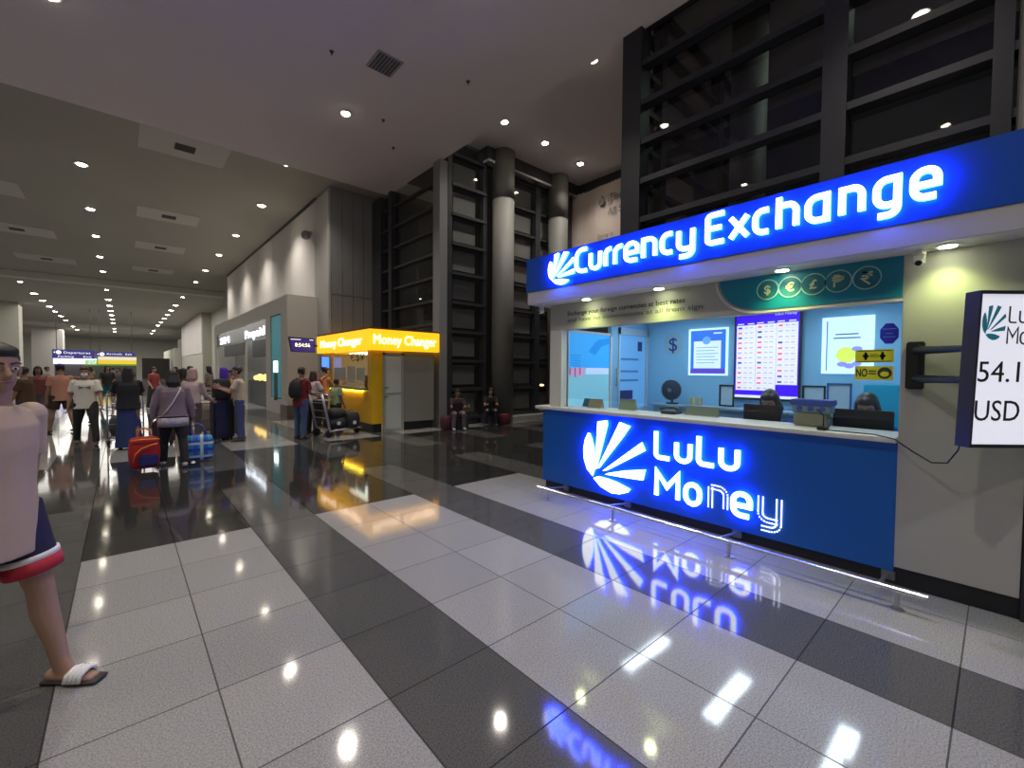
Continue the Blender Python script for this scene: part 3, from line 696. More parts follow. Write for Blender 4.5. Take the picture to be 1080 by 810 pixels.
# stickers on the glass
fg = Frame((BX+.049, 0, 0), (0, -1, 0)); M_yel = mat('yellow_sticker', (.62, .60, .02), .5)
b = NB(); fg.rect(b, -.765, 1.655, -.535, 1.755, 0, .0015, 0)
for c_ in (-.70, -.60): prism(b, [(c_-.022, 1.705), (c_, 1.73), (c_+.022, 1.705), (c_, 1.68)], fg, .0015, .0025, 1); fg.rect(b, c_-.008, 1.675, c_+.008, 1.735, .0015, .0025, 1)
for z in (1.698, 1.712): fg.rect(b, -.675, z, -.625, z+.006, .0015, .0025, 1)
fg.rect(b, -.75, 1.742, -.55, 1.748, .0015, .0025, 1); fg.rect(b, -.75, 1.662, -.55, 1.667, .0015, .0025, 1)
solo('warning_sticker', b, [M_yel, M_ink], 'yellow sticker with two dark arrow symbols on the service glass, the upper one', 'sticker')
b = NB(); fg.rect(b, -.765, 1.522, -.535, 1.628, 0, .0015, 0); text_bm('NO', fg, -.757, 1.548, .085, .001, .0015, width=.07, mi=1, bm=b, bold=.03)
prism(b, [(-.585+.042*math.cos(2*PI*k/24), 1.575+.044*math.sin(2*PI*k/24)) for k in range(24)], fg, .0015, .0025, 1)
prism(b, [(-.585+.026*math.cos(2*PI*k/20), 1.567+.02*math.sin(2*PI*k/20)) for k in range(20)], fg, .0025, .0032, 0)
for z in (1.585, 1.565): fg.rect(b, -.68, z, -.635, z+.010, .0015, .0025, 1)
solo('warning_sticker', b, [M_yel, M_ink], 'yellow sticker reading NO with a dark round symbol, the lower one', 'sticker')
b = NB(); prism(b, [(-.565+.058*math.cos(R(22.5+45*k)), 1.872+.083*math.sin(R(22.5+45*k))) for k in range(8)], fg, 0, .0015, 0)
for z, w_ in ((1.905, .04), (1.87, .02), (1.845, .035)): fg.rect(b, -.565-w_, z, -.565+w_, z+.004, .0015, .0022, 1)
solo('octagonal_sticker', b, [mat('violet_blue_sticker', (.012, .02, .55), .5), mat('sticker_pale_ink', (.2, .3, .8), .5)], 'violet-blue octagonal sticker on the service glass above the yellow ones', 'sticker')
# ---- desk things (on the inner desk or the counter top)
DZ = .76
def monitor(x, y0, y1, z0, z1, label):
    t = thing('monitor', label, 'monitor', (x, (y0+y1)/2, DZ)); yc = (y0+y1)/2
    b = NB(); box(b, x-.02, x+.012, y0, y1, z0, z1, bev=.006); obj('back_shell', b, M_black, t)
    b = NB(); box(b, x+.012, x+.016, y0+.01, y1-.01, z0+.012, z1-.01); obj('screen', b, glow('monitor_screen', (.3, .45, .6), .5), t)
    b = NB(); box(b, x-.015, x+.0, yc-.03, yc+.03, DZ+.012, z0+.05); box(b, x-.08, x+.1, yc-.11, yc+.11, DZ, DZ+.014, bev=.004); obj('stand', b, M_black, t)
monitor(4.80, .58, 1.0, 1.02, 1.255, 'wide black monitor seen from behind at the right end of the counter')
monitor(4.80, 1.42, 1.76, 1.02, 1.25, 'black monitor seen from behind left of the counting machine')
t = thing('counting_machine', 'beige banknote counting machine on the counter top', 'counting machine', (4.60, 1.10, 1.10))
b = NB(); box(b, 4.50, 4.68, .985, 1.235, 1.10, 1.215, bev=.012); obj('body', b, mat('beige_machine', (.22, .21, .17), .5), t)
b = NB(); box(b, 4.53, 4.69, .965, 1.255, 1.215, 1.30, bev=.008); obj('hopper', b, mat('pale_blue_machine', (.22, .30, .42), .4), t)
b = NB(); box(b, 4.52, 4.70, .955, 1.265, 1.285, 1.335, bev=.004)
for k in range(3): cyl(b, (4.515, 1.195-.085*k, 1.255), (4.535, 1.195-.085*k, 1.255), .022, n=18)
obj('control_panel', b, mat('deep_blue_panel', (.03, .08, .42), .4), t)
def card(y0, y1, z1, x, m, label, dark=False):
    t = thing('tent_card' if not dark else 'card_terminal', label, 'sign', (x, (y0+y1)/2, 1.10))
    b = NB(); prism(b, [(0, 1.10), (.09, 1.10), (.05, z1)], Frame((x, y1, 0), (1, 0, 0)), 0, y1-y0, 0); obj('card', b, m, t)
    b = NB(); box(b, x-.012, x+.1, y0-.01, y1+.01, 1.10, 1.106, bev=.002); obj('base', b, M_black if dark else M_white, t)
card(3.36, 3.56, 1.215, 4.50, mat('tan_card', (.26, .22, .14), .6), 'tan tent card on the left end of the counter')
card(3.58, 3.70, 1.21, 4.56, mat('navy_card', (.02, .08, .14), .5), 'dark teal card standing left of the tan tent card')
card(2.92, 3.13, 1.235, 4.56, mat('sage_card', (.20, .24, .18), .6), 'sage green tent card on the counter in front of the glass door')
card(1.95, 2.30, 1.20, 4.60, mat('grey_green_box', (.18, .21, .18), .6), 'low wide grey-green stand on the counter left of the left monitor')
t = thing('desk_telephone', 'dark grey desk telephone with handset on the counter', 'telephone', (4.6, 2.46, 1.10))
b = NB(); box(b, 4.52, 4.70, 2.37, 2.55, 1.10, 1.135, bev=.01); obj('body', b, mat('phone_grey', (.05, .055, .065), .45), t)
b = NB(); loft(b, [(4.53, 2.55, 1.155), (4.55, 2.5, 1.175), (4.57, 2.42, 1.175), (4.58, 2.37, 1.155)], [(.022, .018), (.014, .012), (.014, .012), (.022, .018)], Vector((1, 0, 0)), 10, cap=.6); obj('handset', b, mat('phone_grey', (.05, .055, .065), .45), t, smooth=True)
def frame_stand(ya, yb, za, zb, label, m, x=6.25):
    t = thing('document_frame', label, 'picture frame', (x, (ya+yb)/2, za)); f2 = Frame((x, 0, 0), (0, -1, 0))
    b = NB()
    for r4 in ((-ya, za, -ya+.02, zb), (-yb-.02, za, -yb, zb), (-ya, zb-.02, -yb, zb), (-ya, za, -yb, za+.02)): f2.rect(b, *r4, 0, .02)
    obj('frame', b, m, t)
    b = NB(); f2.rect(b, -ya+.02, za+.02, -yb-.02, zb-.02, 0, .008); obj('document', b, mat('document_paper', (.42, .58, .66), .6), t)
frame_stand(2.62, 2.42, 1.10, 1.40, 'small dark document frame left of the rate screen', M_black)
frame_stand(1.62, 1.38, 1.13, 1.42, 'dark document frame right of the rate screen', M_black)
frame_stand(1.37, 1.13, 1.12, 1.455, 'blue-topped certificate frame beside the dark document frame', mat('blue_frame', (.02, .12, .35), .4))
b = NB(); box(b, 6.05, 6.44, 1.0, 3.6, 1.06, 1.09, bev=.003); box(b, 6.1, 6.44, 1.05, 3.55, 0, 1.06)
solo('back_cabinet', b, mat('pale_blue_cabinet', (.30, .45, .55), .5), 'long low cabinet along the blue back wall of the booth', 'cabinet')
t = thing('cyan_cabinet', 'bright cyan cabinet in the right corner inside the booth', 'cabinet', (6.2, .62, 0))
b = NB(); box(b, 5.95, 6.44, .34, .98, 0, 1.45, bev=.01); obj('body', b, mat('cyan_cabinet_paint', (.0, .42, .62), .4), t)
for z0, z1 in ((.05, .92), (.95, 1.42)):
    b = NB(); box(b, 5.935, 5.95, .36, .96, z0, z1, bev=.003); d_ = obj('door', b, mat('cyan_cabinet_paint', (.0, .42, .62), .4), t)
    b = NB(); box(b, 5.915, 5.936, .42, .45, (z0+z1)/2-.06, (z0+z1)/2+.06, bev=.003); obj('handle', b, M_black, d_)
t = thing('desk_fan', 'round dark desk fan on the cabinet beneath the dollar emblem', 'fan', (6.2, 3.30, 1.09))
b = NB(); c0 = Vector((6.16, 3.30, 1.30)); 
for r_ in (.15, .125, .10, .075, .05):
    tube(b, [c0+Vector((-.02-.03*(1-r_/.15), r_*math.cos(2*PI*k/28), r_*math.sin(2*PI*k/28))) for k in range(29)], .004, 5)
for k in range(20): a_ = 2*PI*k/20; tube(b, [c0+Vector((-.05, .03*math.cos(a_), .03*math.sin(a_))), c0+Vector((-.04, .09*math.cos(a_), .09*math.sin(a_))), c0+Vector((-.02, .15*math.cos(a_), .15*math.sin(a_)))], .003, 4)
obj('grille', b, mat('fan_grey', (.05, .08, .12), .4), t)
b = NB(); cyl(b, c0+Vector((0, 0, 0)), c0+Vector((.03, 0, 0)), .15, n=28); obj('rear_guard', b, mat('fan_navy', (.02, .05, .09), .5), t)
b = NB(); cyl(b, c0+Vector((-.06, 0, 0)), c0+Vector((-.0, 0, 0)), .03, n=18); obj('hub', b, mat('fan_hub', (.12, .2, .25), .4), t)
for k in range(3):
    a_ = 2*PI*k/3; b = NB(); prism(b, [(3.30+.025*math.cos(a_), 1.30+.025*math.sin(a_)), (3.30+.13*math.cos(a_+.3), 1.30+.13*math.sin(a_+.3)), (3.30+.13*math.cos(a_+1.2), 1.30+.13*math.sin(a_+1.2)), (3.30+.025*math.cos(a_+1.5), 1.30+.025*math.sin(a_+1.5))], Frame((6.145, 0, 0), (0, 1, 0)), 0, .004)
    obj('blade', b, mat('fan_blade', (.04, .07, .1), .4), t)
b = NB(); cyl(b, (6.2, 3.30, 1.09), (6.2, 3.30, 1.11), .09, n=20); cyl(b, (6.2, 3.30, 1.11), (6.2, 3.30, 1.2), .015, n=10); obj('stand', b, M_black, t)
for y, m, lb in ((2.98, mat('yellow_pot', (.55, .50, .15), .5), 'small yellowish cup on the cabinet right of the desk fan'), (2.88, mat('tan_pot', (.5, .40, .28), .5), 'small tan cup beside the yellowish cup')):
    b = NB(); cyl(b, (6.2, y, 1.09), (6.2, y, 1.19), .032, .04, n=16); cyl(b, (6.2, y, 1.185), (6.2, y, 1.20), .043, n=16); solo('cup', b, m, lb, 'cup')
# cable from the counter round the wall to the light box
b = NB(); tube(b, [(4.30, .95, 1.106), (4.22, .62, 1.112), (4.185, .50, 1.095), (4.17, .40, 1.02), (4.15, .30, .96), (4.08, .22, .98), (4.0, .17, 1.08), (3.95, .15, 1.17)], .005, 6)
cb = solo('power_cable', b, M_black, 'thin black cable drooping from the counter end to the light box', 'cable')
b = NB(); box(b, 4.27, 4.34, .93, 1.0, 1.10, 1.13, bev=.005); tube(b, [(4.30, .96, 1.13), (4.34, .97, 1.22), (4.33, 1.02, 1.27)], .006, 6)
solo('desk_microphone', b, M_black, 'small black microphone stub on the counter near the right monitor', 'microphone')

# ---- swing-arm light box with the dollar rate
t = thing('light_box', 'black framed light box showing the emblem and 54.1 USD on a wall arm', 'light box', (3.75, .05, 1.15))
C0 = Vector((3.762, .091, 2.042))
uu = Vector((.745, -.667, 0)); nn = Vector((-.667, -.745, 0))
fx = Frame(C0, uu, Vector((.035*uu.x, .035*uu.y, 1)))
BWD, BH = .95, .885
b = NB()
prism(b, [(0, -BH), (BWD, -BH), (BWD, 0), (0, 0)], fx, -.001, 0, 1)
fx.rect(b, -.012, -BH-.02, 0, .02, -.075, .012, 0); fx.rect(b, BWD, -BH-.02, BWD+.02, .02, -.075, .012, 0)
fx.rect(b, -.0, 0, BWD, .02, -.075, .012, 0); fx.rect(b, 0, -BH-.02, BWD, -BH, -.075, .012, 0); fx.rect(b, 0, -BH, BWD, 0, -.075, -.065, 0)
obj('case', b, [M_black, M_black], t)
b = NB(); fx.rect(b, 0, -BH, BWD, 0, -.004, .002, 0); obj('lit_face', b, glow('light_box_face', (.60, .61, .70), .75), t)
b = NB()
for bm in logo_bm(fx, .018, -.27, .14, .205, .002, .0035): merge(b, bm)
obj('emblem', b, [mat('emblem_teal', (.02, .35, .50), .5), mat('emblem_teal', (.02, .35, .50), .5)], t)
for ch, u0, u1, base, cap in (('L', .205, .255, -.165, .095), ('u', .275, .32, -.165, .095), ('L', .345, .395, -.165, .095), ('u', .415, .46, -.165, .095), ('M', .20, .27, -.29, .095), ('o', .29, .34, -.29, .095), ('n', .36, .41, -.29, .095), ('e', .43, .48, -.29, .095), ('y', .50, .55, -.29, .095)):
    obj('letter', letter_bm(ch, fx, u0*.86, base, cap, (u1-u0)*.86, .010, .002, .0035), [mat('face_grey_ink', (.06, .06, .07), .5)]*2, t)
b = NB(); text_bm('54.10', fx, .016, -.515, .175, .0015, .002, width=.355, bm=b)
obj('lettering', b, mat('face_black_ink', (.015, .015, .015), .5), t)
b = NB(); text_bm('USD', fx, .012, -.745, .175, .0015, .002, width=.265, bm=b)
obj('lettering', b, mat('face_black_ink', (.015, .015, .015), .5), t)
b = NB(); box(b, BX-.03, BX, .36, .46, 1.46, 1.80, bev=.008); box(b, BX-.07, BX-.03, .38, .44, 1.48, 1.78, bev=.008); obj('wall_plate', b, M_black, t)
for z in (1.735, 1.535):
    b = NB(); loft(b, [(BX-.05, .41, z), (4.0, .16, z), (3.86, .05, z)], [(.03, .028), (.022, .026), (.024, .026)], Vector((0, 0, 1)), 10, cap=.4); obj('arm', b, M_black, t)
# ---------------------------------------------------------------- yellow money changer stand
M_ylit = glow('lit_yellow_sign', (1.0, .50, .01), .88)
M_yel2 = mat('amber_yellow_panel', (.72, .42, .01), .4)
M_gpan = mat('grey_stand_panel', (.23, .22, .19), .55)
ys = thing('money_changer_stand', 'yellow money changer stand with lit yellow sign band and grey side door', 'booth', (5.5, 11.9, 0))
f1 = Frame((4.45, 0, 0), (0, -1, 0)); f2 = Frame((0, 10.15, 0), (1, 0, 0))
b = NB(); box(b, 4.46, 6.43, 10.16, 14.0, 2.05, 2.56, bev=.01); sg = obj('sign_band', b, M_ylit, ys)
b = NB(); box(b, 4.46, 6.43, 10.16, 14.0, 2.56, 2.60); obj('roof_cap', b, mat('rust_brown_cap', (.16, .06, .02), .6), ys)
b = NB(); text_bm('Money Changer', f2, 4.56, 2.205, .33, .01, .0, width=1.76, bm=b); obj('lettering', b, glow('sign_white_letters', (1, .97, .85), 1.6), sg)
b = NB(); text_bm('Money Changer', f1, -13.6, 2.205, .30, .01, .0, width=3.0, bm=b); obj('lettering', b, glow('sign_white_letters', (1, .97, .85), 1.6), sg)
b = NB(); box(b, 4.58, 6.32, 10.30, 10.36, .22, 2.05); box(b, 4.58, 4.64, 10.36, 13.8, .22, 1.06); box(b, 4.58, 4.64, 10.36, 10.55, 1.06, 2.05); box(b, 4.58, 4.64, 13.0, 13.8, 1.06, 2.05)
obj('yellow_walls', b, M_yel2, ys)
b = NB(); box(b, 5.44, 6.33, 10.285, 10.30, .22, 2.05); obj('grey_panel', b, M_gpan, ys)
b = NB(); box(b, 4.62, 4.84, 10.33, 10.4, 0, .22); box(b, 5.46, 6.32, 10.33, 10.4, 0, .22); box(b, 4.62, 4.70, 10.40, 13.8, 0, .22); obj('black_plinth', b, M_kick, ys)
b = NB(); box(b, 6.26, 6.32, 10.36, 13.8, 0, 2.05); box(b, 4.64, 6.3, 13.75, 13.8, 0, 2.05); obj('back_walls', b, mat('stand_inside_grey', (.40, .40, .36), .6), ys)
b = NB(); box(b, 4.86, 4.92, 10.255, 10.30, 0, 2.0, bev=.003); box(b, 5.36, 5.42, 10.255, 10.30, 0, 2.0, bev=.003); box(b, 4.86, 5.42, 10.255, 10.30, 1.94, 2.0); box(b, 4.92, 5.36, 10.26, 10.30, 0, .09); box(b, 4.92, 5.36, 10.262, 10.298, .96, .99)
dr = obj('door', b, mat('aluminium_door_frame', (.42, .42, .40), .4, metal=.4), ys)
b = NB(); box(b, 4.92, 5.36, 10.275, 10.285, .09, 1.94); obj('frosted_glass', b, mat('frosted_white_glass', (.50, .52, .48), .35), dr)
for z in (1.12, .90):
    b = NB(); cyl(b, (4.88, 10.24, z), (4.99, 10.24, z), .010, n=8); cyl(b, (4.89, 10.26, z), (4.89, 10.235, z), .010, n=8); obj('handle', b, M_black, dr)
b = NB(); box(b, 4.34, 4.75, 10.50, 13.1, 1.06, 1.10, bev=.004); obj('counter_top', b, mat('dark_counter', (.05, .045, .035), .4), ys)
b = NB(); box(b, 4.50, 4.57, 10.8, 13.0, 1.00, 1.045); obj('under_counter_light', b, glow('yellow_strip_light', (1, .70, .05), 5), ys)
b = NB(); box(b, 4.60, 4.606, 10.55, 13.0, 1.10, 2.05); wg = obj('window_glass', b, glass('stand_window_glass', (.85, .88, .86)), ys)
b = NB()
for y0, y1, z0, z1 in ((12.0, 12.9, 1.25, 1.62), (10.75, 11.25, 1.3, 1.62), (11.35, 11.9, 1.2, 1.66), (12.95, 12.99, 1.1, 2.0)): f1.rect(b, -y1, z0, -y0, z1, -.145, -.142, 0)
obj('notice_sheets', b, mat('notice_paper', (.45, .48, .44), .6), wg)
b = NB(); text_bm('\u20ac$\u00a5', f1, -11.7, 1.80, .26, .003, -.143, width=.95, bm=b); obj('currency_print', b, mat('dark_grey_print', (.06, .07, .07), .6), wg)
b = NB(); box(b, 4.66, 4.9, 10.7, 10.95, 1.10, 1.42, bev=.02); solo('desk_printer', b, M_black, 'black device at the right end of the money changer counter', 'machine')
t = thing('panel_light', 'white ceiling light inside the yellow money changer stand', 'ceiling light', (5.4, 11.9, 2.04))
b = NB(); box(b, 5.0, 5.8, 11.2, 12.8, 2.02, 2.045); obj('diffuser', b, glow('stand_light_panel', (.95, 1, .9), 3.5), t)
# hanging clock display beside it
t = thing('time_display', 'dark blue hanging display with the yellow digits 8:54:56 beside the yellow sign', 'screen', (4.03, 14.02, 2.07))
f3 = Frame((0, 13.98, 0), (1, 0, 0))
b = NB(); prism(b, [(3.74, 2.08), (4.41, 2.08), (4.41, 2.50), (3.66, 2.52)], f3, -.08, 0); obj('casing', b, M_black, t)
b = NB(); prism(b, [(3.76, 2.10), (4.39, 2.10), (4.39, 2.48), (3.69, 2.50)], f3, 0, .004, 0); f3.rect(b, 3.72, 2.44, 4.0, 2.46, .004, .006, 1); f3.rect(b, 4.25, 2.44, 4.36, 2.46, .004, .006, 1)
obj('screen', b, [glow('display_navy', (.02, .015, .16), .6), glow('display_white', (.7, .7, .7), 1)], t)
b = NB(); text_bm('8:54:56', f3, 3.84, 2.24, .15, .003, .004, width=.42, bm=b); obj('digits', b, glow('display_yellow_digits', (1, .95, .55), 1.8), t)
b = NB(); box(b, 4.38, 4.5, 13.93, 13.99, 2.25, 2.31); obj('mount_arm', b, M_black, t)
t = thing('small_screen', 'small bright blue screen at the far end of the money changer counter', 'screen', (4.5, 12.9, 1.5))
b = NB(); box(b, 4.30, 4.55, 13.12, 13.15, 1.55, 1.95, bev=.005); box(b, 4.41, 4.44, 13.12, 13.15, 1.1, 1.56); obj('casing', b, M_black, t)
b = NB(); box(b, 4.32, 4.53, 13.112, 13.12, 1.58, 1.93); obj('screen', b, glow('bright_blue_screen', (.06, .2, .9), 1.3), t)

# ---------------------------------------------------------------- shop unit against the hall wall
sh = thing('shop_unit', 'pale box-shaped shop unit with lit sign letters against the hall wall', 'shop', (4.6, 23.4, 0))
SX = 4.10; f4 = Frame((SX, 0, 0), (0, -1, 0)); f5 = Frame((0, 15.8, 0), (1, 0, 0))
b = NB()
box(b, SX, 5.07, 15.8, 16.6, 0, 4.05); box(b, SX, 5.07, 16.6, 31, 3.5, 4.05); box(b, SX, 5.07, 30.2, 31, 0, 3.5); box(b, SX, SX+.3, 18.0, 18.7, 0, 3.5)
box(b, SX, SX+.12, 16.6, 18.0, 0, .5)
obj('portal_walls', b, M_wall2, sh)
b = NB(); box(b, SX-.03, 5.07, 15.77, 16.62, 0, .35); obj('skirting', b, mat('brown_grey_skirting', (.14, .12, .11), .5), sh)
b = NB(); box(b, 5.0, 5.07, 16.6, 30.2, 0, 3.5); obj('rear_wall', b, mat('shop_inside_grey', (.34, .34, .33), .7), sh)
b = NB(); box(b, SX+.02, SX+.06, 16.7, 17.9, .55, 3.45); obj('teal_light_panel', b, glow('teal_graphic', (.03, .20, .24), .38), sh)
b = NB(); box(b, SX+.0, SX+.05, 17.1, 17.6, 1.45, 1.85); obj('white_light_box', b, glow('white_light_box_face', (.9, 1, 1), 3), sh)
b = NB(); box(b, SX+.0, SX+.05, 17.15, 17.55, .45, 1.42); obj('dark_pedestal', b, mat('dark_slate', (.06, .07, .08), .5), sh)
b = NB(); box(b, SX+.05, SX+.09, 18.7, 30.2, 2.80, 3.45); sb_ = obj('sign_band', b, mat('slate_sign_band', (.12, .14, .17), .3), sh)
for txt, u, wd in (('SIM', -29.2, 2.6), ('Prepaid', -22.6, 3.5)):
    b = NB(); text_bm(txt, f4, u, 2.9, .5, .02, -.04, width=wd, bm=b); obj('lettering', b, glow('cool_white_sign_letters', (.85, .9, 1.0), 3.2), sb_)
b = NB(); box(b, SX+.1, SX+.18, 22.9, 23.2, 0, 3.5); obj('mullion', b, M_wall2, sh)
b = NB(); box(b, SX+.35, 4.95, 18.9, 30, 0, 1.05, bev=.01); obj('counter', b, mat('shop_counter_dark', (.10, .11, .12), .5), sh)
b = NB(); box(b, 4.3, 4.9, 19.2, 29.8, 3.40, 3.46); obj('ceiling_light', b, glow('shop_ceiling_light', (1, 1, .93), 1.6), sh)
for y0, y1, z0, z1 in ((19.0, 21.6, 2.05, 2.75), (23.4, 28.6, 2.2, 2.78)):
    b = NB(); box(b, SX+.12, SX+.2, y0, y1, z0, z1, bev=.01); obj('dark_screen', b, M_black, sh)
for y, r_, z, lb2 in ((20.6, .16, 1.5, 'rightmost'), (21.6, .16, 1.45, 'middle'), (22.3, .12, 1.6, 'leftmost')):
    b = NB(); ball(b, (4.5, y, 1.07+r_*.8), r_*.9, 14); solo('counter_lamp', b, glow('amber_counter_lamp', (1, .62, .15), 1.8), 'round amber lamp in the pale shop unit, the %s one' % lb2, 'lamp', 'amber lamps on the shop counter', smooth=True)
# row of stub seats / grey ledge, camera ball on the wall
t = thing('security_camera', 'grey ball-shaped security camera high on the white wall panels', 'security camera', (5.0, 16.4, 6.3))
b = NB(); ball(b, (4.88, 16.4, 6.28), .16, 18); obj('dome', b, mat('camera_grey', (.2, .2, .2), .35), t, smooth=True)
b = NB(); box(b, 4.9, 5.075, 16.34, 16.46, 6.33, 6.42, bev=.01); cyl(b, (4.9, 16.4, 6.36), (4.88, 16.4, 6.42), .06, n=12); obj('arm', b, mat('camera_arm_grey', (.3, .3, .3), .4), t)
b = NB(); box(b, 5.2, 5.6, 33.02, 33.9, 4.3, 5.6, bev=.02); solo('wall_loudspeaker', b, M_black, 'black loudspeaker at the far end of the white wall panels', 'loudspeaker')

# ---------------------------------------------------------------- banner in the recess
fbn = Frame((12.04, 0, 0), (0, -1, 0))
b = NB(); N_ = 30
for i in range(N_):
    y0 = 10.5-4.6*i/N_; y1 = 10.5-4.6*(i+1)/N_
    dx = lambda y: 12.03-.035*math.sin(y*3.1)-.02*math.sin(y*7)
    quad(b, [(dx(y0), y0, 3.6), (dx(y1), y1, 3.6), (dx(y1), y1, 7.75), (dx(y0), y0, 7.78)])
bmesh.ops.remove_doubles(b, verts=b.verts, dist=.001); bmesh.ops.solidify(b, geom=list(b.faces), thickness=.01)
bn = thing('hanging_banner', 'large pale pink advertising banner hung left of the black window frame', 'banner', (12.04, 8.2, 3.6))
obj('cloth', b, mat('banner_pale_pink', (.62, .52, .47), .7, noise=.08, nscale=.7), bn)
b = NB(); text_bm('iPhone', fbn, -8.72, 7.12, .36, .01, .10, bm=b); obj('lettering', b, mat('banner_ink', (.20, .16, .14), .6), bn)
for tx, u_, v_, s_ in (('All Systems', -8.72, 6.70, .30), ('Enjoy it', -9.1, 6.0, .20)): b = NB(); text_bm(tx, fbn, u_, v_, s_, .01, .10, bm=b); obj('lettering', b, mat('banner_ink', (.20, .16, .14), .6), bn)
b = NB()
ball(b, (11.93, 8.98, 7.20), (.01, .11, .12), 12); ball(b, (11.93, 8.96, 7.36), (.01, .03, .04), 8)
obj('emblem', b, mat('banner_ink', (.20, .16, .14), .6), bn)
b = NB(); fbn.rect(b, -9.5, 3.7, -6.2, 5.65, .085, .095, 0); fbn.rect(b, -10.0, 3.7, -9.65, 5.45, .085, .095, 1)
prism(b, [(-9.5, 5.65), (-6.2, 5.65), (-6.2, 5.9), (-8.2, 5.85)], fbn, .085, .095, 0)
obj('picture_print', b, [mat('banner_lilac', (.42, .30, .36), .6), mat('banner_dark', (.05, .03, .04), .6)], bn)

# ---------------------------------------------------------------- hanging direction signs and shops at the end of the hall
M_nsign = glow('navy_sign_face', (.035, .03, .19), .3); M_wt = glow('sign_white_print', (.7, .7, .8), .8)
def hall_sign(x0, x1, z0, z1, Y, lines, label):
    t = thing('direction_sign', label, 'sign', ((x0+x1)/2, Y, z0)); f = Frame((0, Y, 0), (1, 0, 0))
    b = NB(); box(b, x0, x1, Y, Y+.25, z0, z1, bev=.02); obj('panel', b, M_nsign, t)
    for (txt, u, v, sz, wd) in lines: b = NB(); text_bm(txt, f, u, v, sz, .01, .0, width=wd, bm=b); obj('lettering', b, M_wt, t)
    b = NB()
    prism(b, [(x0+.45+.19*math.cos(2*PI*k/20), z1-.28+.19*math.sin(2*PI*k/20)) for k in range(20)], f, 0, .02)
    prism(b, [(x0+.08, z1-.28), (x0+.2, z1-.18), (x0+.2, z1-.38)], f, 0, .02)
    obj('pictogram', b, M_wt, t)
    for x in (x0+.3, x1-.3):
        b = NB(); cyl(b, (x, Y+.12, z1), (x, Y+.12, HALL), .03, n=8); obj('hanger_rod', b, M_mull, t)
hall_sign(-5.1, -2.08, 2.45, 3.32, 62, [('Departures', -4.3, 2.92, .32, 1.9), ('Parking', -4.7, 2.55, .25, 1.1), ('Exit', -2.9, 2.55, .25, .6)], 'navy hanging direction sign with two text lines, the left one')
hall_sign(-1.98, 1.10, 2.82, 3.22, 62, [('Arrivals', -1.2, 2.9, .25, 1.2), ('Exit', .3, 2.9, .25, .5)], 'slim navy hanging direction sign with one text line, the right one')
b = NB(); box(b, -5.2, -2.0, 64, 64.4, 1.9, 2.5)
far_shop = thing('far_shop', 'distant shop front with white lit sign under the navy signs', 'shop', (-2, 66, 0))
obj('lit_sign', b, glow('far_shop_lit_white', (.75, .72, .95), .9), far_shop)
b = NB(); box(b, -2.9, 1.2, 64, 64.4, 1.8, 2.35); obj('green_sign', b, glow('far_green_sign', (.12, .28, .04), .6), far_shop)
b = NB(); box(b, -1.9, 1.2, 63.9, 64.0, 1.95, 2.35); obj('yellow_sign', b, glow('far_yellow_sign', (.62, .42, .02), .7), far_shop)
b = NB(); box(b, -1.9, 1.2, 63.9, 64.0, 2.36, 2.72); obj('cream_sign', b, glow('far_cream_sign', (.5, .48, .38), .8), far_shop)
b = NB(); box(b, -5.2, 1.2, 65, 66, 0, 1.9); obj('shop_interior', b, mat('far_shop_inside', (.13, .12, .11), .8), far_shop)
# warm street light far outside behind the glass wall
t = thing('parked_car', 'car with warm lit lamps parked outside behind the glass wall', 'car', (22, 20, 0), R(30))
def carx(): 
    b = NB(); M = WM[t.name]
    loft(b, [(-2.1, 0, .62), (-1.9, 0, .68), (-.9, 0, .74), (.9, 0, .74), (1.9, 0, .66), (2.15, 0, .60)], [(.75, .22), (.84, .34), (.86, .36), (.86, .36), (.84, .30), (.7, .18)], Vector((0, 1, 0)), 16)
    obj('body', b, mat('dark_car_paint', (.08, .08, .09), .3), t, local=True, smooth=True)
    b = NB(); loft(b, [(-1.4, 0, .95), (-.8, 0, 1.25), (.5, 0, 1.28), (1.2, 0, .95)], [(.7, .06), (.62, .22), (.62, .22), (.7, .06)], Vector((0, 1, 0)), 14); obj('cabin', b, M_black, t, local=True, smooth=True)
    for x in (-1.3, 1.3):
        for y in (-.8, .8):
            b = NB(); cyl(b, (x, y-.1, .32), (x, y+.1, .32), .32, n=20); obj('wheel', b, M_black, t, local=True)
    for y in (-.55, .55):
        b = NB(); ball(b, (-2.08, y, .68), (.08, .16, .09), 10); obj('headlamp', b, glow('warm_car_lamp', (1, .62, .2), 6), t, local=True)
carx()
b = NB(); quad(b, [(12, 10.6, -.02), (60, 10.6, -.02), (60, 80, -.02), (12, 80, -.02)]); struct('floor', b, mat('asphalt_outside', (.05, .05, .05), .8))

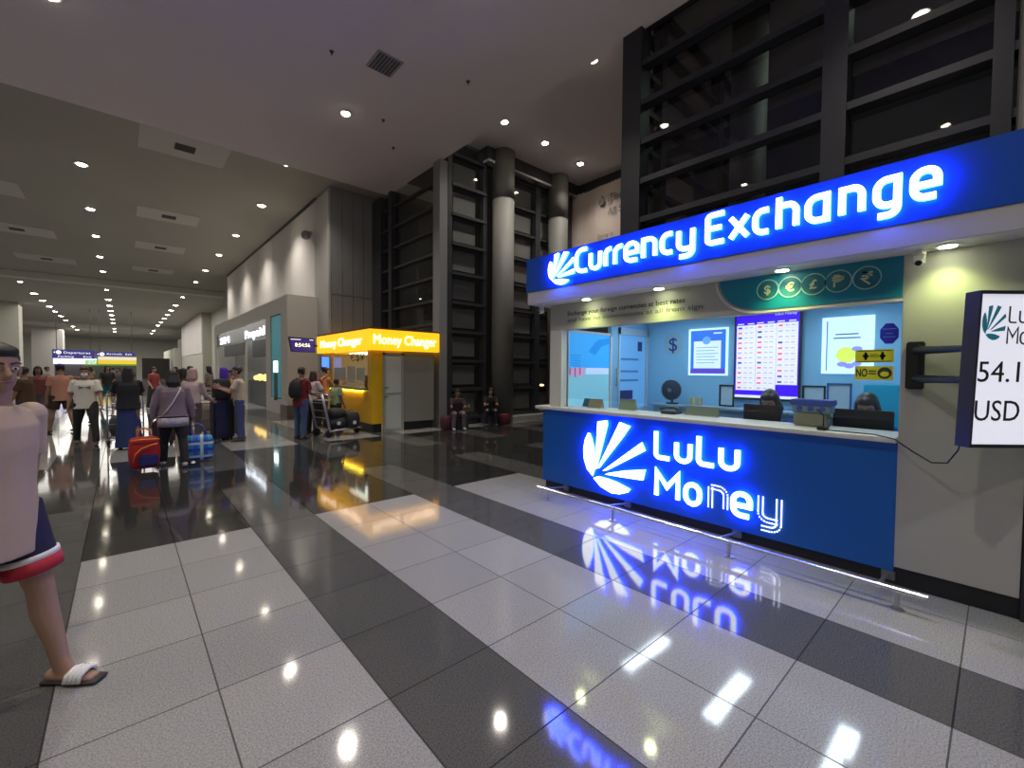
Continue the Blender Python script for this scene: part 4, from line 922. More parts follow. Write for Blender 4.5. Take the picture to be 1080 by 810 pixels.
# ---------------------------------------------------------------- luggage and trolleys
def suitcase(label, x, y, rz, w_, d_, h_, m, z=0, pull=.35):
    t = thing('suitcase', label, 'suitcase', (x, y, z), rz)
    b = NB(); box(b, -w_/2, w_/2, -d_/2, d_/2, .05, h_, bev=.03); obj('shell', b, m, t, local=True)
    b = NB()
    for s in (-1, 1): cyl(b, (s*w_*.22, d_/2-.03, h_-.02), (s*w_*.22, d_/2-.03, h_+pull), .008, n=8)
    cyl(b, (-w_*.26, d_/2-.03, h_+pull), (w_*.26, d_/2-.03, h_+pull), .014, n=8); obj('handle', b, M_black, t, local=True)
    for sx in (-1, 1):
        for sy in (-1, 1):
            b = NB(); cyl(b, (sx*(w_/2-.05)-.012, sy*(d_/2-.05), .03), (sx*(w_/2-.05)+.012, sy*(d_/2-.05), .03), .03, n=12); obj('wheel', b, M_black, t, local=True)
    b = NB(); box(b, -w_/2+.04, w_/2-.04, -d_/2-.018, -d_/2+.01, .16, h_*.55, bev=.008); obj('front_pocket', b, m, t, local=True)
    return t
def trolley(label, x, y, rz):
    t = thing('luggage_trolley', label, 'trolley', (x, y, 0), rz)   # +Y is the way it rolls
    ms = mat('trolley_alloy', (.42, .42, .50), .35, metal=.6)
    b = NB()
    for s in (-1, 1): tube(b, [(s*.27, -.42, .14), (s*.25, .0, .16), (s*.16, .52, .14)], .018)
    tube(b, [(-.16, .52, .14), (.16, .52, .14)], .018)
    for k in range(5): yy = -.35+.2*k; w_ = .27-.1*max(0, (yy+.2)/.7); cyl(b, (-w_, yy, .155), (w_, yy, .155), .010, n=6)
    obj('platform', b, ms, t, local=True)
    b = NB()
    for s in (-1, 1): loft(b, [(s*.27, -.40, .14), (s*.27, -.50, .62), (s*.27, -.60, 1.02)], [(.014, .032)]*3, Vector((1, 0, 0)), 8)
    for z, yy in ((.45, -.465), (.62, -.50), (.80, -.545)): cyl(b, (-.27, yy, z), (.27, yy, z), .010, n=6)
    obj('back_frame', b, ms, t, local=True)
    b = NB(); cyl(b, (-.29, -.61, 1.03), (.29, -.61, 1.03), .022, n=10); obj('handle_bar', b, mat('trolley_handle_grey', (.25, .25, .27), .5), t, local=True)
    b = NB(); box(b, -.22, .22, -.50, -.30, .84, .86)
    for k in range(7): cyl(b, (-.22+.073*k, -.30, .86), (-.22+.073*k, -.28, .98), .004, n=5)
    tube(b, [(-.22, -.5, .98), (-.22, -.28, .98), (.22, -.28, .98), (.22, -.5, .98)], .006); obj('basket', b, ms, t, local=True)
    for px, py, r_ in ((-.26, -.42, .09), (.26, -.42, .09), (0, .50, .085)):
        b = NB(); cyl(b, (px-.02, py, r_), (px+.02, py, r_), r_, n=18); cyl(b, (px-.028, py, r_), (px+.028, py, r_), .03, n=10); wl = obj('wheel', b, M_black, t, local=True)
    return t
def soft_bag(name, label, cat, x, y, rz, w_, d_, h_, m, z=0, group=None):
    t = thing(name, label, cat, (x, y, z), rz, group)
    b = NB(); n = 8
    loft(b, [(0, 0, h_*k/n) for k in range(n+1)], [(w_/2*(.90+.12*math.sin(PI*k/n)), d_/2*(.82+.25*math.sin(PI*k/n))) for k in range(n+1)], Vector((1, 0, 0)), 24, cap=.25)
    for v in b.verts:   # squarer outline
        a_ = math.atan2(v.co.y/d_, v.co.x/w_); k_ = min(1.32, 1/max(abs(math.cos(a_)), abs(math.sin(a_))))**.75; v.co.x *= k_; v.co.y *= k_
    obj('body', b, m, t, local=True, smooth=True)
    return t
# ---------------------------------------------------------------- people
def skinmat(c): return mat('skin_%02d_%02d' % (c[0]*100, c[2]*100), c, .55)
SK1 = (.34, .20, .14); SK2 = (.24, .135, .09); SK3 = (.40, .25, .18)
def add_remesh(o, vox, smooth=4):
    m = o.modifiers.new('surface', 'REMESH'); m.mode = 'VOXEL'; m.voxel_size = vox; m.use_smooth_shade = True
    s = o.modifiers.new('relax', 'SMOOTH'); s.factor = .5; s.iterations = smooth
def person(label, x, y, face, h=1.65, shirt=None, bottom=None, hair='short', hair_col=(.012, .010, .009), skin=SK1, pose=None, shoe=(.03, .03, .035), vox=.02, group=None, z=0., extras=None, joints=None, eyes=True, build=1.0):
    p = dict(lean=3, twist=0, headyaw=0, headpitch=0, sl=0, sr=0, el=12, er=12, al=7, ar=7, hl=0, hr=0, kl=3, kr=3, bl=3, br=3, il=0, ir=0, sit=False)
    p.update(pose or {})
    k = h/1.75
    t = thing('person', label, 'person', (x, y, z), math.atan2(face[1], face[0])-PI/2, group)
    V = Vector; J = {}
    # forward kinematics in the person's frame: +Y ahead, +X to their right
    leg = {}
    for s, n in ((1, 'r'), (-1, 'l')):
        hip = V((s*.092*k, 0, 0)); f, ab, kn = R(p['h'+n]), R(p['b'+n]), R(p['k'+n])
        th = V((s*math.sin(ab), math.sin(f), -math.cos(f))).normalized()*.43*k
        shn = V((s*math.sin(ab)*.6, math.sin(f-kn), -math.cos(f-kn))).normalized()*.42*k
        leg[n] = (hip, hip+th, hip+th+shn)
    low = min(leg['r'][2].z, leg['l'][2].z)
    pz = -low+.085*k
    P = V((0, 0, pz)); a = R(p['lean'])
    up = V((0, math.sin(a), math.cos(a)))
    for n in 'rl': leg[n] = [q+P for q in leg[n]]
    tw = R(p['twist']); side = V((math.cos(tw), -math.sin(tw), 0))
    neck = P+up*.53*k
    hd = (up+V((0, .10, 0))).normalized()
    headc = neck+hd*.155*k
    arm = {}
    for s, n in ((1, 'r'), (-1, 'l')):
        sh_ = P+up*.462*k+side*s*.170*k
        f, ab, e, inw = R(p['s'+n])+a*.3, R(p['a'+n]), R(p['e'+n]), R(p['i'+n])
        ua = (side*s*math.sin(ab)+V((0, math.sin(f)*math.cos(ab), -math.cos(f)*math.cos(ab)))).normalized()*.285*k
        fa_ = (side*s*(math.sin(ab)*.5-math.sin(inw))+V((0, math.sin(f+e), -math.cos(f+e)))).normalized()*.25*k
        arm[n] = [sh_, sh_+ua, sh_+ua+fa_, (fa_.normalized())]
    if joints: joints(leg, arm, P, neck, headc)
    t['_'] = 0; del t['_']
    B = build
    b = NB()
    sd = V((1, 0, 0))
    # torso
    tor = [(-.07, .13, .10), (0, .158, .115), (.10, .148, .108), (.20, .142, .104), (.32, .160, .115), (.42, .168, .108), (.485, .125, .075), (.53, .058, .056)]
    loft(b, [P+up*q*k for q, _, _ in tor], [(rx*k*B, ry*k*B) for _, rx, ry in tor], side, 20, cap=.3)
    loft(b, [neck-up*.04*k, neck+hd*.10*k], [(.056*k, .058*k)]*2, side, 14, cap=.5)
    yw = R(p['headyaw']); HM = Matrix.Rotation(-yw, 4, 'Z') @ Matrix.Rotation(R(p['headpitch'])-.08, 4, 'X')
    hp = lambda X, Y, Z: headc+(HM @ V((X*k, Y*k, Z*k)))
    ball(b, hp(0, -.008, .03), (.073*k, .092*k, .088*k), 18, M=HM)
    ball(b, hp(0, .02, -.035), (.056*k, .068*k, .075*k), 16, M=HM)
    ball(b, hp(0, .055, -.075), (.026*k, .026*k, .022*k), 10, M=HM)
    loft(b, [hp(0, .082, .018), hp(0, .102, -.022), hp(0, .088, -.032)], [(.009*k, .01*k), (.016*k, .014*k), (.013*k, .01*k)], sd, 8, cap=.5)
    for s in (-1, 1): ball(b, hp(s*.076, -.005, -.005), (.012*k, .022*k, .034*k), 10, M=HM)
    for n in 'rl':
        s0, e0, w0, fd = arm[n]
        ball(b, s0, .058*k*B, 12)
        loft(b, [s0, s0.lerp(e0, .4), e0], [(.050*k*B,)*2, (.046*k*B,)*2, (.037*k*B,)*2], V((0, 0, 1)) if abs(fd.z) < .9 else V((1, 0, 0)), 12, cap=.6)
        loft(b, [e0, e0.lerp(w0, .3), w0], [(.037*k, .037*k), (.040*k, .038*k), (.026*k, .022*k)], V((1, 0, 0)), 12, cap=.6)
        hpz, kne, ank = leg[n]
        loft(b, [hpz+V((0, 0, .03*k)), hpz.lerp(kne, .35), kne], [(.088*k*B, .092*k*B), (.078*k*B, .082*k*B), (.054*k, .056*k)], sd, 14, cap=.5)
        loft(b, [kne, kne.lerp(ank, .3)+V((0, -.012*k, 0)), kne.lerp(ank, .65), ank], [(.054*k, .056*k), (.053*k, .060*k), (.041*k, .044*k), (.034*k, .038*k)], sd, 14, cap=.6)
        ft = [ank+V((0, -.05*k, -.045*k)), ank+V((0, .06*k, -.05*k)), ank+V((0, .16*k, -.062*k))]
        loft(b, ft, [(.033*k, .032*k), (.040*k, .028*k), (.036*k, .016*k)], sd, 12, cap=.7)
        loft(b, [ank+V((0, 0, .02*k)), ank+V((0, .02*k, -.04*k))], [(.034*k, .038*k), (.034*k, .045*k)], sd, 12)
        # palm with thumb root; fingers are thin tapered tubes, bent at the knuckles
        ps = V((1, 0, 0)) if abs(fd.x) < .8 else V((0, 1, 0))
        lat = (ps-fd*ps.dot(fd)).normalized(); pn = fd.cross(lat)
        spread = V((0, 1, 0)) if abs(fd.y) < .75 else V((0, 0, 1)); spread = (spread-fd*spread.dot(fd)).normalized()
        inn = fd.cross(spread)*(1 if n == 'r' else -1)
        loft(b, [w0, w0+fd*.035*k, w0+fd*.085*k], [(.024*k, .016*k), (.036*k, .016*k), (.038*k, .014*k)], spread, 12, cap=.4)
        arm[n].append((spread, inn))
    o = obj('body', b, skinmat(skin), t, local=True, smooth=True); add_remesh(o, vox*(.55 if h > 0 else 1))
    # fingers
    for n in 'rl':
        s0, e0, w0, fd, (sp, inn) = arm[n]; b = NB()
        for q, ln in ((.028, .072), (.010, .082), (-.009, .076), (-.027, .060)):
            a0 = w0+fd*.080*k+sp*q*k; curl = inn*.3
            a1 = a0+(fd+curl*.6).normalized()*ln*.42*k; a2 = a1+(fd+curl*2.2).normalized()*ln*.33*k; a3 = a2+(fd+curl*4).normalized()*ln*.25*k
            loft(b, [a0, a1, a2, a3], [(.0092*k,)*2, (.0086*k,)*2, (.0080*k,)*2, (.0066*k,)*2], sp, 8, cap=.6)
        a0 = w0+fd*.03*k+sp*.030*k; a1 = a0+(sp*.8+fd*.7+inn*.3).normalized()*.035*k; a2 = a1+(sp*.3+fd+inn*.5).normalized()*.030*k
        loft(b, [a0, a1, a2], [(.013*k,)*2, (.011*k,)*2, (.008*k,)*2], fd, 8, cap=.6)
        obj('fingers', b, skinmat(skin), t, local=True, smooth=True)
    # shirt
    if shirt:
        col, sleeve, length = shirt[:3]; b = NB(); g = .020*k
        flare = shirt[3] if len(shirt) > 3 else 0
        rows = [(-length, .158+.02+flare, .125+flare*.6), (-length*.5, .162+flare*.6, .125+flare*.4), (0, .165+flare*.4, .125+flare*.2), (.12, .158, .122), (.22, .156, .122), (.32, .166, .126), (.42, .170, .118), (.485, .135, .086), (.515, .078, .072)]
        loft(b, [P+up*q*k for q, _, _ in rows], [(rx*k*B+g*.4, ry*k*B+g*.5) for _, rx, ry in rows], side, 24)
        for n in 'rl':
            s0, e0, w0, fd = arm[n][:4]
            ball(b, s0+V((0, 0, -.006)), .068*k*B, 12)
            if sleeve == 'short':
                en = s0.lerp(e0, .72); loft(b, [s0, s0.lerp(e0, .35), en], [(.064*k*B,)*2, (.063*k*B,)*2, (.066*k*B,)*2], V((.1, .1, 1)) if abs(fd.z) < .9 else V((1, 0, 0)), 14)
            elif sleeve == 'long':
                loft(b, [s0, e0], [(.066*k*B,)*2, (.054*k*B,)*2], V((1, .1, 0)), 14, cap=.4); loft(b, [e0, w0], [(.054*k*B,)*2, (.040*k,)*2], V((1, .1, 0)), 14, cap=.3)
        so = obj('shirt', b, mat('cloth_%d_%d_%d' % tuple(int(c*255) for c in col), col, .85, bump=.25, nscale=9), t, local=True, smooth=True); add_remesh(so, vox*.55, 3)
        t_shirt = so
    if bottom:
        kind, col = bottom[:2]; b = NB()
        loft(b, [P+up*.06*k, P, P-V((0, 0, .09*k))], [(.160*k*B, .122*k*B), (.172*k*B, .130*k*B), (.165*k*B, .125*k*B)], sd, 20)
        if kind == 'skirt':
            ln = bottom[2]; loft(b, [P, P-V((0, 0, ln*.5)), P-V((0, 0, ln))], [(.17*k, .13*k), (.20*k, .17*k), (.23*k, .21*k)], sd, 24)
        else:
            fr_ = bottom[2] if len(bottom) > 2 else .6
            for n in 'rl':
                hpz, kne, ank = leg[n]
                if kind == 'shorts':
                    en = hpz.lerp(kne, fr_); loft(b, [hpz+V((0, 0, .02*k)), hpz.lerp(kne, fr_*.5), en], [(.100*k*B, .108*k*B), (.102*k*B, .106*k*B), (.106*k*B, .104*k*B)], sd, 16)
                else:
                    loft(b, [hpz+V((0, 0, .02*k)), hpz.lerp(kne, .5), kne], [(.100*k*B, .106*k*B), (.088*k*B, .092*k*B), (.070*k, .074*k)], sd, 16, cap=.2)
                    loft(b, [kne, kne.lerp(ank, .5), ank+V((0, 0, -.01*k))], [(.070*k, .074*k), (.064*k, .068*k), (.060*k, .066*k)], sd, 16)
        bo = obj({'skirt': 'skirt', 'shorts': 'shorts'}.get(kind, 'trousers'), b, mat('cloth_%d_%d_%d' % tuple(int(c*255) for c in col), col, .85, bump=.25, nscale=9), t, local=True, smooth=True); add_remesh(bo, vox*.55, 3)
    # hair
    b = NB()
    if hair != 'bald':
        ball(b, hp(0, -.022, .050), (.082*k, .094*k, .084*k), 18, M=HM)
        ball(b, hp(0, .030, .088), (.062*k, .056*k, .036*k), 14, M=HM)
        for s in (-1, 1): ball(b, hp(s*.050, -.03, .01), (.036*k, .055*k, .06*k), 12, M=HM)
        if hair in ('long', 'bob'):
            L_ = .42 if hair == 'long' else .14
            loft(b, [hp(0, -.03, .06), hp(0, -.055, -.05), hp(0, -.075, -.05-L_*.5), hp(0, -.07, -.05-L_)], [(.08*k, .08*k), (.092*k, .065*k), (.10*k, .05*k), (.07*k, .03*k)], sd, 16, cap=.4)
            for s in (-1, 1): loft(b, [hp(s*.065, -.01, .05), hp(s*.082, -.012, -.06), hp(s*.08, -.02, -.10-L_*.3)], [(.022*k, .05*k), (.024*k, .045*k), (.02*k, .035*k)], V((1, 0, 0)), 10, cap=.5)
        if hair == 'bun': ball(b, hp(0, -.10, .09), .045*k, 12)
        ho = obj('hair', b, mat('hair_%d' % int(hair_col[0]*1000), hair_col, .5), t, local=True, smooth=True); add_remesh(ho, max(.008, vox*.5), 2)
    if eyes:
        for s in (-1, 1):
            b = NB(); ball(b, hp(s*.030, .073, .012), (.014*k, .010*k, .008*k), 10, 0, M=HM); ball(b, hp(s*.030, .0805, .012), (.006*k, .004*k, .006*k), 8, 1, M=HM)
            obj('eye', b, [mat('eye_white', (.6, .58, .55), .3), mat('eye_dark', (.02, .012, .01), .3)], t, local=True, smooth=True)
            b = NB(); loft(b, [hp(s*.012, .088, .034), hp(s*.030, .088, .040), hp(s*.050, .076, .035)], [(.004*k, .005*k)]*3, V((0, 0, 1)), 6, cap=.5)
            obj('eyebrow', b, mat('hair_%d' % int(hair_col[0]*1000), hair_col, .5), t, local=True)
        b = NB(); loft(b, [hp(-.024, .075, -.052), hp(0, .086, -.050), hp(.024, .075, -.052)], [(.004*k, .004*k), (.007*k, .008*k), (.004*k, .004*k)], V((0, 0, 1)), 8, cap=.6)
        obj('mouth', b, mat('lip_tone', (.28, .10, .085), .5), t, local=True, smooth=True)
    if shoe:
        for n in 'rl':
            ank = leg[n][2]; b = NB()
            loft(b, [ank+V((0, -.075*k, -.045*k)), ank+V((0, -.02*k, -.036*k)), ank+V((0, .08*k, -.045*k)), ank+V((0, .185*k, -.058*k))], [(.036*k, .034*k), (.042*k, .044*k), (.047*k, .036*k), (.038*k, .022*k)], sd, 14, cap=.5)
            for v in b.verts: v.co.z = max(v.co.z, ank.z-.083*k)
            obj('shoe', b, mat('shoe_%d_%d' % (shoe[0]*100, shoe[2]*100), shoe, .5), t, local=True, smooth=True)
    if extras: extras(t, dict(P=P, up=up, neck=neck, head=headc, hp=hp, arm=arm, leg=leg, k=k, side=side))
    return t
def toward(x, y, turn=0):
    a = math.atan2(-y, -x)+R(turn); return (math.cos(a), math.sin(a))
def away(x, y, turn=0):
    a = math.atan2(y, x)+R(turn); return (math.cos(a), math.sin(a))
def strap(t, pts, r, m, name='strap'):
    b = NB(); loft(b, pts, [(r, .006)]*len(pts), Vector((0, 0, 1)), 8); obj(name, b, m, t, local=True)
V3 = Vector

# 1. young man walking past in the left foreground
def man_extras(t, d):
    k = d['k']; wh = mat('slipper_white', (.75, .74, .72), .5); dk = mat('slipper_sole', (.03, .02, .02), .6)
    for n in 'rl':
        ank = d['leg'][n][2]; g = ank.z-.085*k
        b = NB(); loft(b, [(ank.x, ank.y-.075, g+.012), (ank.x, ank.y+.0, g+.012), (ank.x, ank.y+.10, g+.012), (ank.x, ank.y+.185, g+.012)], [(.036, .013), (.038, .013), (.050, .013), (.042, .012)], V3((1, 0, 0)), 14, cap=.5)
        sl_ = obj('slipper', b, dk, t, local=True)
        b = NB()
        for yy in (.055, .075, .095, .115): tube(b, [(ank.x-.048, ank.y+yy, g+.02), (ank.x-.04, ank.y+yy+.004, g+.052), (ank.x, ank.y+yy+.01, g+.068), (ank.x+.04, ank.y+yy+.004, g+.052), (ank.x+.048, ank.y+yy, g+.02)], .012, 6)
        obj('band', b, wh, sl_, local=True, smooth=True)
    for n in 'rl':      # side and hem bands of the shorts
        hpz, kne, ank = d['leg'][n]
        for f0, f1, mm, e_ in ((.56, .62, mat('shorts_white_band', (.7, .68, .68), .8), .112), (.62, .77, mat('shorts_red_band', (.42, .02, .04), .8), .112)):
            b = NB(); loft(b, [hpz.lerp(kne, f0), hpz.lerp(kne, f1)], [(e_*k, .110*k)]*2, V3((1, 0, 0)), 24); obj('hem_band', b, mm, t, local=True, smooth=True)
person('young man in beige tee, navy shorts and slippers, striding past at the left edge', -.455, 3.06, (.78, -.62), 1.70,
       ((.43, .32, .24), 'short', .20, .02), ('shorts', (.012, .012, .045), .74), 'short', skin=(.32, .19, .13), shoe=None, vox=.012,
       pose=dict(hl=11, kl=1, hr=-13, kr=22, bl=5, br=2, sl=-8, sr=0, el=8, er=22, al=5, ar=3, il=22, lean=2, headyaw=22), build=.97, extras=man_extras)
# 2. man with white t-shirt walking towards the camera
def mask_logo(t, d):
    k = d['k']; hp = d['hp']
    b = NB(); loft(b, [hp(0, .078, -.015), hp(0, .092, -.045), hp(0, .070, -.088)], [(.052*k, .02*k), (.056*k, .03*k), (.035*k, .03*k)], V3((1, 0, 0)), 16, cap=.4); obj('face_mask', b, mat('mask_white', (.6, .62, .62), .8), t, local=True, smooth=True)
    b = NB(); c = d['P']+d['up']*.36*k+V3((0, .142, 0))
    for s in (-1, 1):
        loft(b, [c+V3((s*.085, -.014, .022)), c+V3((s*.045, -.002, .0)), c+V3((s*.085, -.014, -.022))], [(.010, .006)]*3, V3((0, 0, 1)), 8, cap=.3); loft(b, [c+V3((s*.012, 0, 0)), c+V3((s*.06, -.004, 0))], [(.008, .006)]*2, V3((0, 0, 1)), 8, cap=.3)
    obj('chest_emblem', b, M_ink, t, local=True)
person('masked man in white tee with dark chest emblem walking towards the camera', -.56, 12.35, (-.05, -1), 1.62,
       ((.68, .66, .58), 'short', .10), ('trousers', (.022, .024, .025)), 'short', (.05, .02, .015), SK1,
       dict(hl=18, kl=6, hr=-12, kr=10, bl=7, br=7, sl=10, sr=-10, al=14, ar=14, el=20, er=20), shoe=(.10, .09, .08), vox=.016, extras=mask_logo, build=1.12)
def cap_x(col):
    def f(t, d):
        k = d['k']; hp = d['hp']; b = NB(); ball(b, hp(0, -.015, .070), (.090*k, .102*k, .072*k), 16); loft(b, [hp(0, .07, .07), hp(0, .15, .055)], [(.07*k, .008*k), (.05*k, .006*k)], V3((1, 0, 0)), 12, cap=.3)
        obj('cap', b, mat('cap_%d' % int(col[2]*100), col, .7), t, local=True, smooth=True)
    return f
person('person in orange tee, dark cap and brown shorts seen from behind', -1.10, 15.0, away(-1.3, 15, 12), 1.66, ((.52, .25, .18), 'short', .12), ('shorts', (.045, .028, .020), .75), 'short', skin=SK1, pose=dict(hl=10, hr=-8, kr=8, al=10, ar=22, er=60, sr=20, bl=8, br=8), shoe=(.12, .08, .06), vox=.018, extras=cap_x((.03, .025, .10)), eyes=False, build=1.1)
person('person in dusty pink clothes half hidden behind the orange tee', -.80, 16.8, toward(-1, 16.8, 15), 1.60, ((.30, .15, .12), 'short', .12), ('shorts', (.28, .12, .11), 1.0), 'short', skin=SK2, pose=dict(hl=4, hr=-4), shoe=(.1, .07, .06))
def phone_x(t, d):
    w0, fd = d['arm']['r'][2], d['arm']['r'][3]; b = NB(); c = w0+fd*.11
    box(b, c.x-.04, c.x+.04, c.y-.006, c.y+.006, c.z-.05, c.z+.09, bev=.003); obj('phone', b, glow('phone_glow', (.5, .6, 1.0), 2.2), t, local=True)
person('person in a dark brown patterned shirt holding up a glowing phone behind the young man', -1.50, 13.5, away(-1.75, 13, 60), 1.58, ((.06, .03, .015), 'short', .15), ('trousers', (.03, .03, .035)), 'short', skin=SK2, pose=dict(sr=60, er=75, ar=10, sl=10), extras=phone_x, vox=.018, build=1.15)
person('person in reddish top and grey skirt left of the orange tee', -1.72, 17.5, toward(-1.95, 17.5, 5), 1.60, ((.26, .09, .08), 'short', .10), ('skirt', (.12, .09, .10), .62), 'bob', skin=SK1, pose=dict(sl=15, el=60))
person('person in black top and teal shorts walking farther off', -.45, 23.5, toward(-.45, 23.5, 20), 1.68, ((.02, .02, .022), 'short', .08), ('shorts', (.0, .13, .15), 1.0), 'long', skin=SK1, pose=dict(hl=12, hr=-12, kr=14, al=12, ar=14, el=35, er=35), shoe=(.25, .2, .2))
# 7. woman pushing a trolley
person('woman with long black hair and blue skirt pushing a trolley away', .08, 11.2, (-.05, 1), 1.60, ((.012, .012, .014), 'short', .08, .02), ('skirt', (.018, .035, .13), .80), 'long', skin=SK2, pose=dict(sl=28, sr=28, el=60, er=60, hl=10, hr=-8, kr=8, al=12, ar=12), shoe=(.05, .04, .04), vox=.016, eyes=False, build=1.12)
trolley('silver luggage trolley pushed by the woman with long black hair', .04, 12.12, 0)
soft_bag('duffel_bag', 'dark duffel bag lying on the trolley pushed by the long-haired woman', 'bag', .04, 12.15, 0, .5, .5, .35, mat('dark_duffel', (.05, .05, .07), .7), z=.18)
suitcase('dark brown suitcase standing just ahead of the mauve woman', .62, 11.4, R(10), .34, .24, .50, mat('dark_brown_shell', (.05, .025, .022), .5), pull=.1)
# 9. woman in purple grey top carrying two bags
def cross_strap(t, d):
    P, up, k = d['P'], d['up'], d['k']
    pts = [P+up*.50*k+V3((.10, -.075, 0)), P+up*.40*k+V3((.065, -.135, 0)), P+up*.25*k+V3((0, -.150, 0)), P+up*.12*k+V3((-.07, -.150, 0)), P+up*.02*k+V3((-.13, -.135, 0))]
    b = NB(); tube(b, pts, .010, 6); obj('shoulder_strap', b, mat('strap_white', (.62, .56, .58), .7), t, local=True)
    b = NB(); loft(b, [P-V3((0, 0, .03)), P-V3((0, 0, .19*k))], [(.20, .155), (.205, .165)], V3((1, 0, 0)), 24); obj('patterned_hem', b, mat('pale_patterned_cloth', (.40, .36, .42), .85, noise=.6, nscale=28), t, local=True, smooth=True)
wo = person('woman in mauve top with white shoulder strap, from behind, carrying two bags', .60, 8.80, (.06, 1), 1.56, ((.20, .145, .175), 'long', .02, .03), ('trousers', (.012, .014, .020)), 'bob', skin=SK2, pose=dict(al=17, ar=17, el=6, er=6, hl=14, hr=-10, kr=10, bl=5, br=5, headpitch=-8), shoe=(.35, .33, .33), vox=.014, extras=cross_strap, eyes=False, build=1.18)
M_redb = mat('red_bag_cloth', (.40, .012, .012), .75); M_orb = mat('orange_piping', (.75, .28, .05), .6); M_navb = mat('navy_pocket', (.015, .02, .13), .7)
rb = soft_bag('rucksack', 'red rucksack with orange piping and navy pocket in the left hand of the mauve woman', 'bag', .235, 8.66, R(4), .37, .22, .44, M_redb, z=.06)
b = NB(); box(b, -.08, .15, -.165, -.09, .03, .20, bev=.02); obj('pocket', b, M_navb, rb, local=True)
b = NB(); tube(b, [(-.14, -.13, .10), (-.12, -.145, .22), (-.05, -.15, .30), (.06, -.15, .345), (.15, -.135, .36)], .010, 6); tube(b, [(-.17, -.11, .42), (-.05, -.135, .435), (.1, -.135, .43), (.17, -.1, .42)], .010, 6); obj('piping', b, M_orb, rb, local=True)
b = NB(); tube(b, [(-.07, 0, .47), (-.06, 0, .56), (0, 0, .60), (.06, 0, .56), (.07, 0, .47)], .014, 8); obj('handle', b, M_orb, rb, local=True)
def plaid():
    m = bpy.data.materials.new('blue_plaid_cloth'); m.use_nodes = True; nt = m.node_tree; L = nt.links; b_ = nt.nodes['Principled BSDF']
    tc = nt.nodes.new('ShaderNodeTexCoord'); sp = nt.nodes.new('ShaderNodeSeparateXYZ'); L.new(tc.outputs['Object'], sp.inputs[0])
    def wave(o, sc, th):
        a = nt.nodes.new('ShaderNodeMath'); a.operation = 'MULTIPLY'; a.inputs[1].default_value = sc; L.new(o, a.inputs[0])
        s = nt.nodes.new('ShaderNodeMath'); s.operation = 'SINE'; L.new(a.outputs[0], s.inputs[0])
        g = nt.nodes.new('ShaderNodeMath'); g.operation = 'GREATER_THAN'; g.inputs[1].default_value = th; L.new(s.outputs[0], g.inputs[0]); return g.outputs[0]
    def mix(f, a, c):
        n = nt.nodes.new('ShaderNodeMix'); n.data_type = 'RGBA'; L.new(f, n.inputs[0])
        for i_, v in ((6, a), (7, c)):
            if isinstance(v, tuple): n.inputs[i_].default_value = (*v, 1)
            else: L.new(v, n.inputs[i_])
        return n.outputs[2]
    c1 = mix(wave(sp.outputs[0], 48, .1), (.015, .10, .50), (.03, .28, .42)); c2 = mix(wave(sp.outputs[2], 48, .25), c1, (.02, .05, .42))
    c3 = mix(wave(sp.outputs[0], 31, .80), c2, (.45, .62, .50)); c4 = mix(wave(sp.outputs[2], 29, .85), c3, (.42, .55, .62)); L.new(c4, b_.inputs['Base Color']); b_.inputs['Roughness'].default_value = .6
    return m
pb = soft_bag('shopping_bag', 'blue and green plaid bag in the right hand of the mauve woman', 'bag', .93, 8.95, R(-4), .44, .24, .38, plaid(), z=.05)
for s in (-1, 1):
    b = NB(); tube(b, [(-.10, s*.06, .40), (-.08, s*.03, .54), (0, 0, .60), (.08, s*.03, .54), (.10, s*.06, .40)], .010, 6); obj('handle', b, mat('bag_handle_blue', (.03, .08, .4), .6), pb, local=True)
# people in the middle distance
person('person in pale pink with covered head just beyond the mauve woman', 1.05, 10.9, away(1.05, 10.9, -30), 1.58, ((.50, .38, .36), 'long', .10), ('trousers', (.08, .06, .07)), 'bob', (.38, .25, .22), SK1, dict(er=40, sr=20), eyes=False)
tr2 = trolley('silver luggage trolley with a pale bag, beside the tall black suitcase', 1.40, 12.15, R(-8))
soft_bag('pale_bag', 'pale cream bag standing on the trolley beside the dark suitcases', 'bag', 1.42, 12.05, R(-8), .34, .26, .62, mat('cream_bag', (.56, .46, .38), .7), z=.18)
suitcase('tall black suitcase standing upright left of the cream shirt man', 1.62, 11.35, R(8), .40, .28, .88, mat('black_suitcase_shell', (.012, .012, .014), .45), pull=.12)
soft_bag('black_rucksack', 'black rucksack standing on top of the tall black suitcase', 'bag', 1.62, 11.35, R(8), .34, .26, .42, mat('black_rucksack_cloth', (.015, .014, .018), .8), z=.90)
soft_bag('purple_bag', 'bright violet bag on top of the pile behind the black rucksack', 'bag', 1.70, 11.6, 0, .16, .16, .40, mat('violet_cloth', (.06, .02, .40), .6), z=1.18)
b = NB(); box(b, 1.60, 1.82, 11.5, 11.72, 0, 1.18, bev=.04); solo('storage_box', b, mat('charcoal_box', (.03, .03, .035), .7), 'charcoal box standing behind the tall black suitcase under the violet bag', 'box')
person('man in cream shirt and blue jeans right of the tall black suitcase', 1.90, 11.0, toward(1.98, 11.1, -95), 1.62, ((.50, .43, .34), 'short', .10), ('trousers', (.055, .065, .17)), 'short', skin=SK1, pose=dict(sl=30, sr=35, el=80, er=80, il=25, ir=25), shoe=(.06, .05, .05), vox=.016)
person('person in an orange-tan shirt standing close to the cream shirt man', 1.95, 12.3, toward(1.8, 11.9, -60), 1.56, ((.45, .24, .12), 'long', .10), ('trousers', (.05, .05, .06)), 'short', skin=SK1, pose=dict(sl=30, sr=30, el=70, er=70))
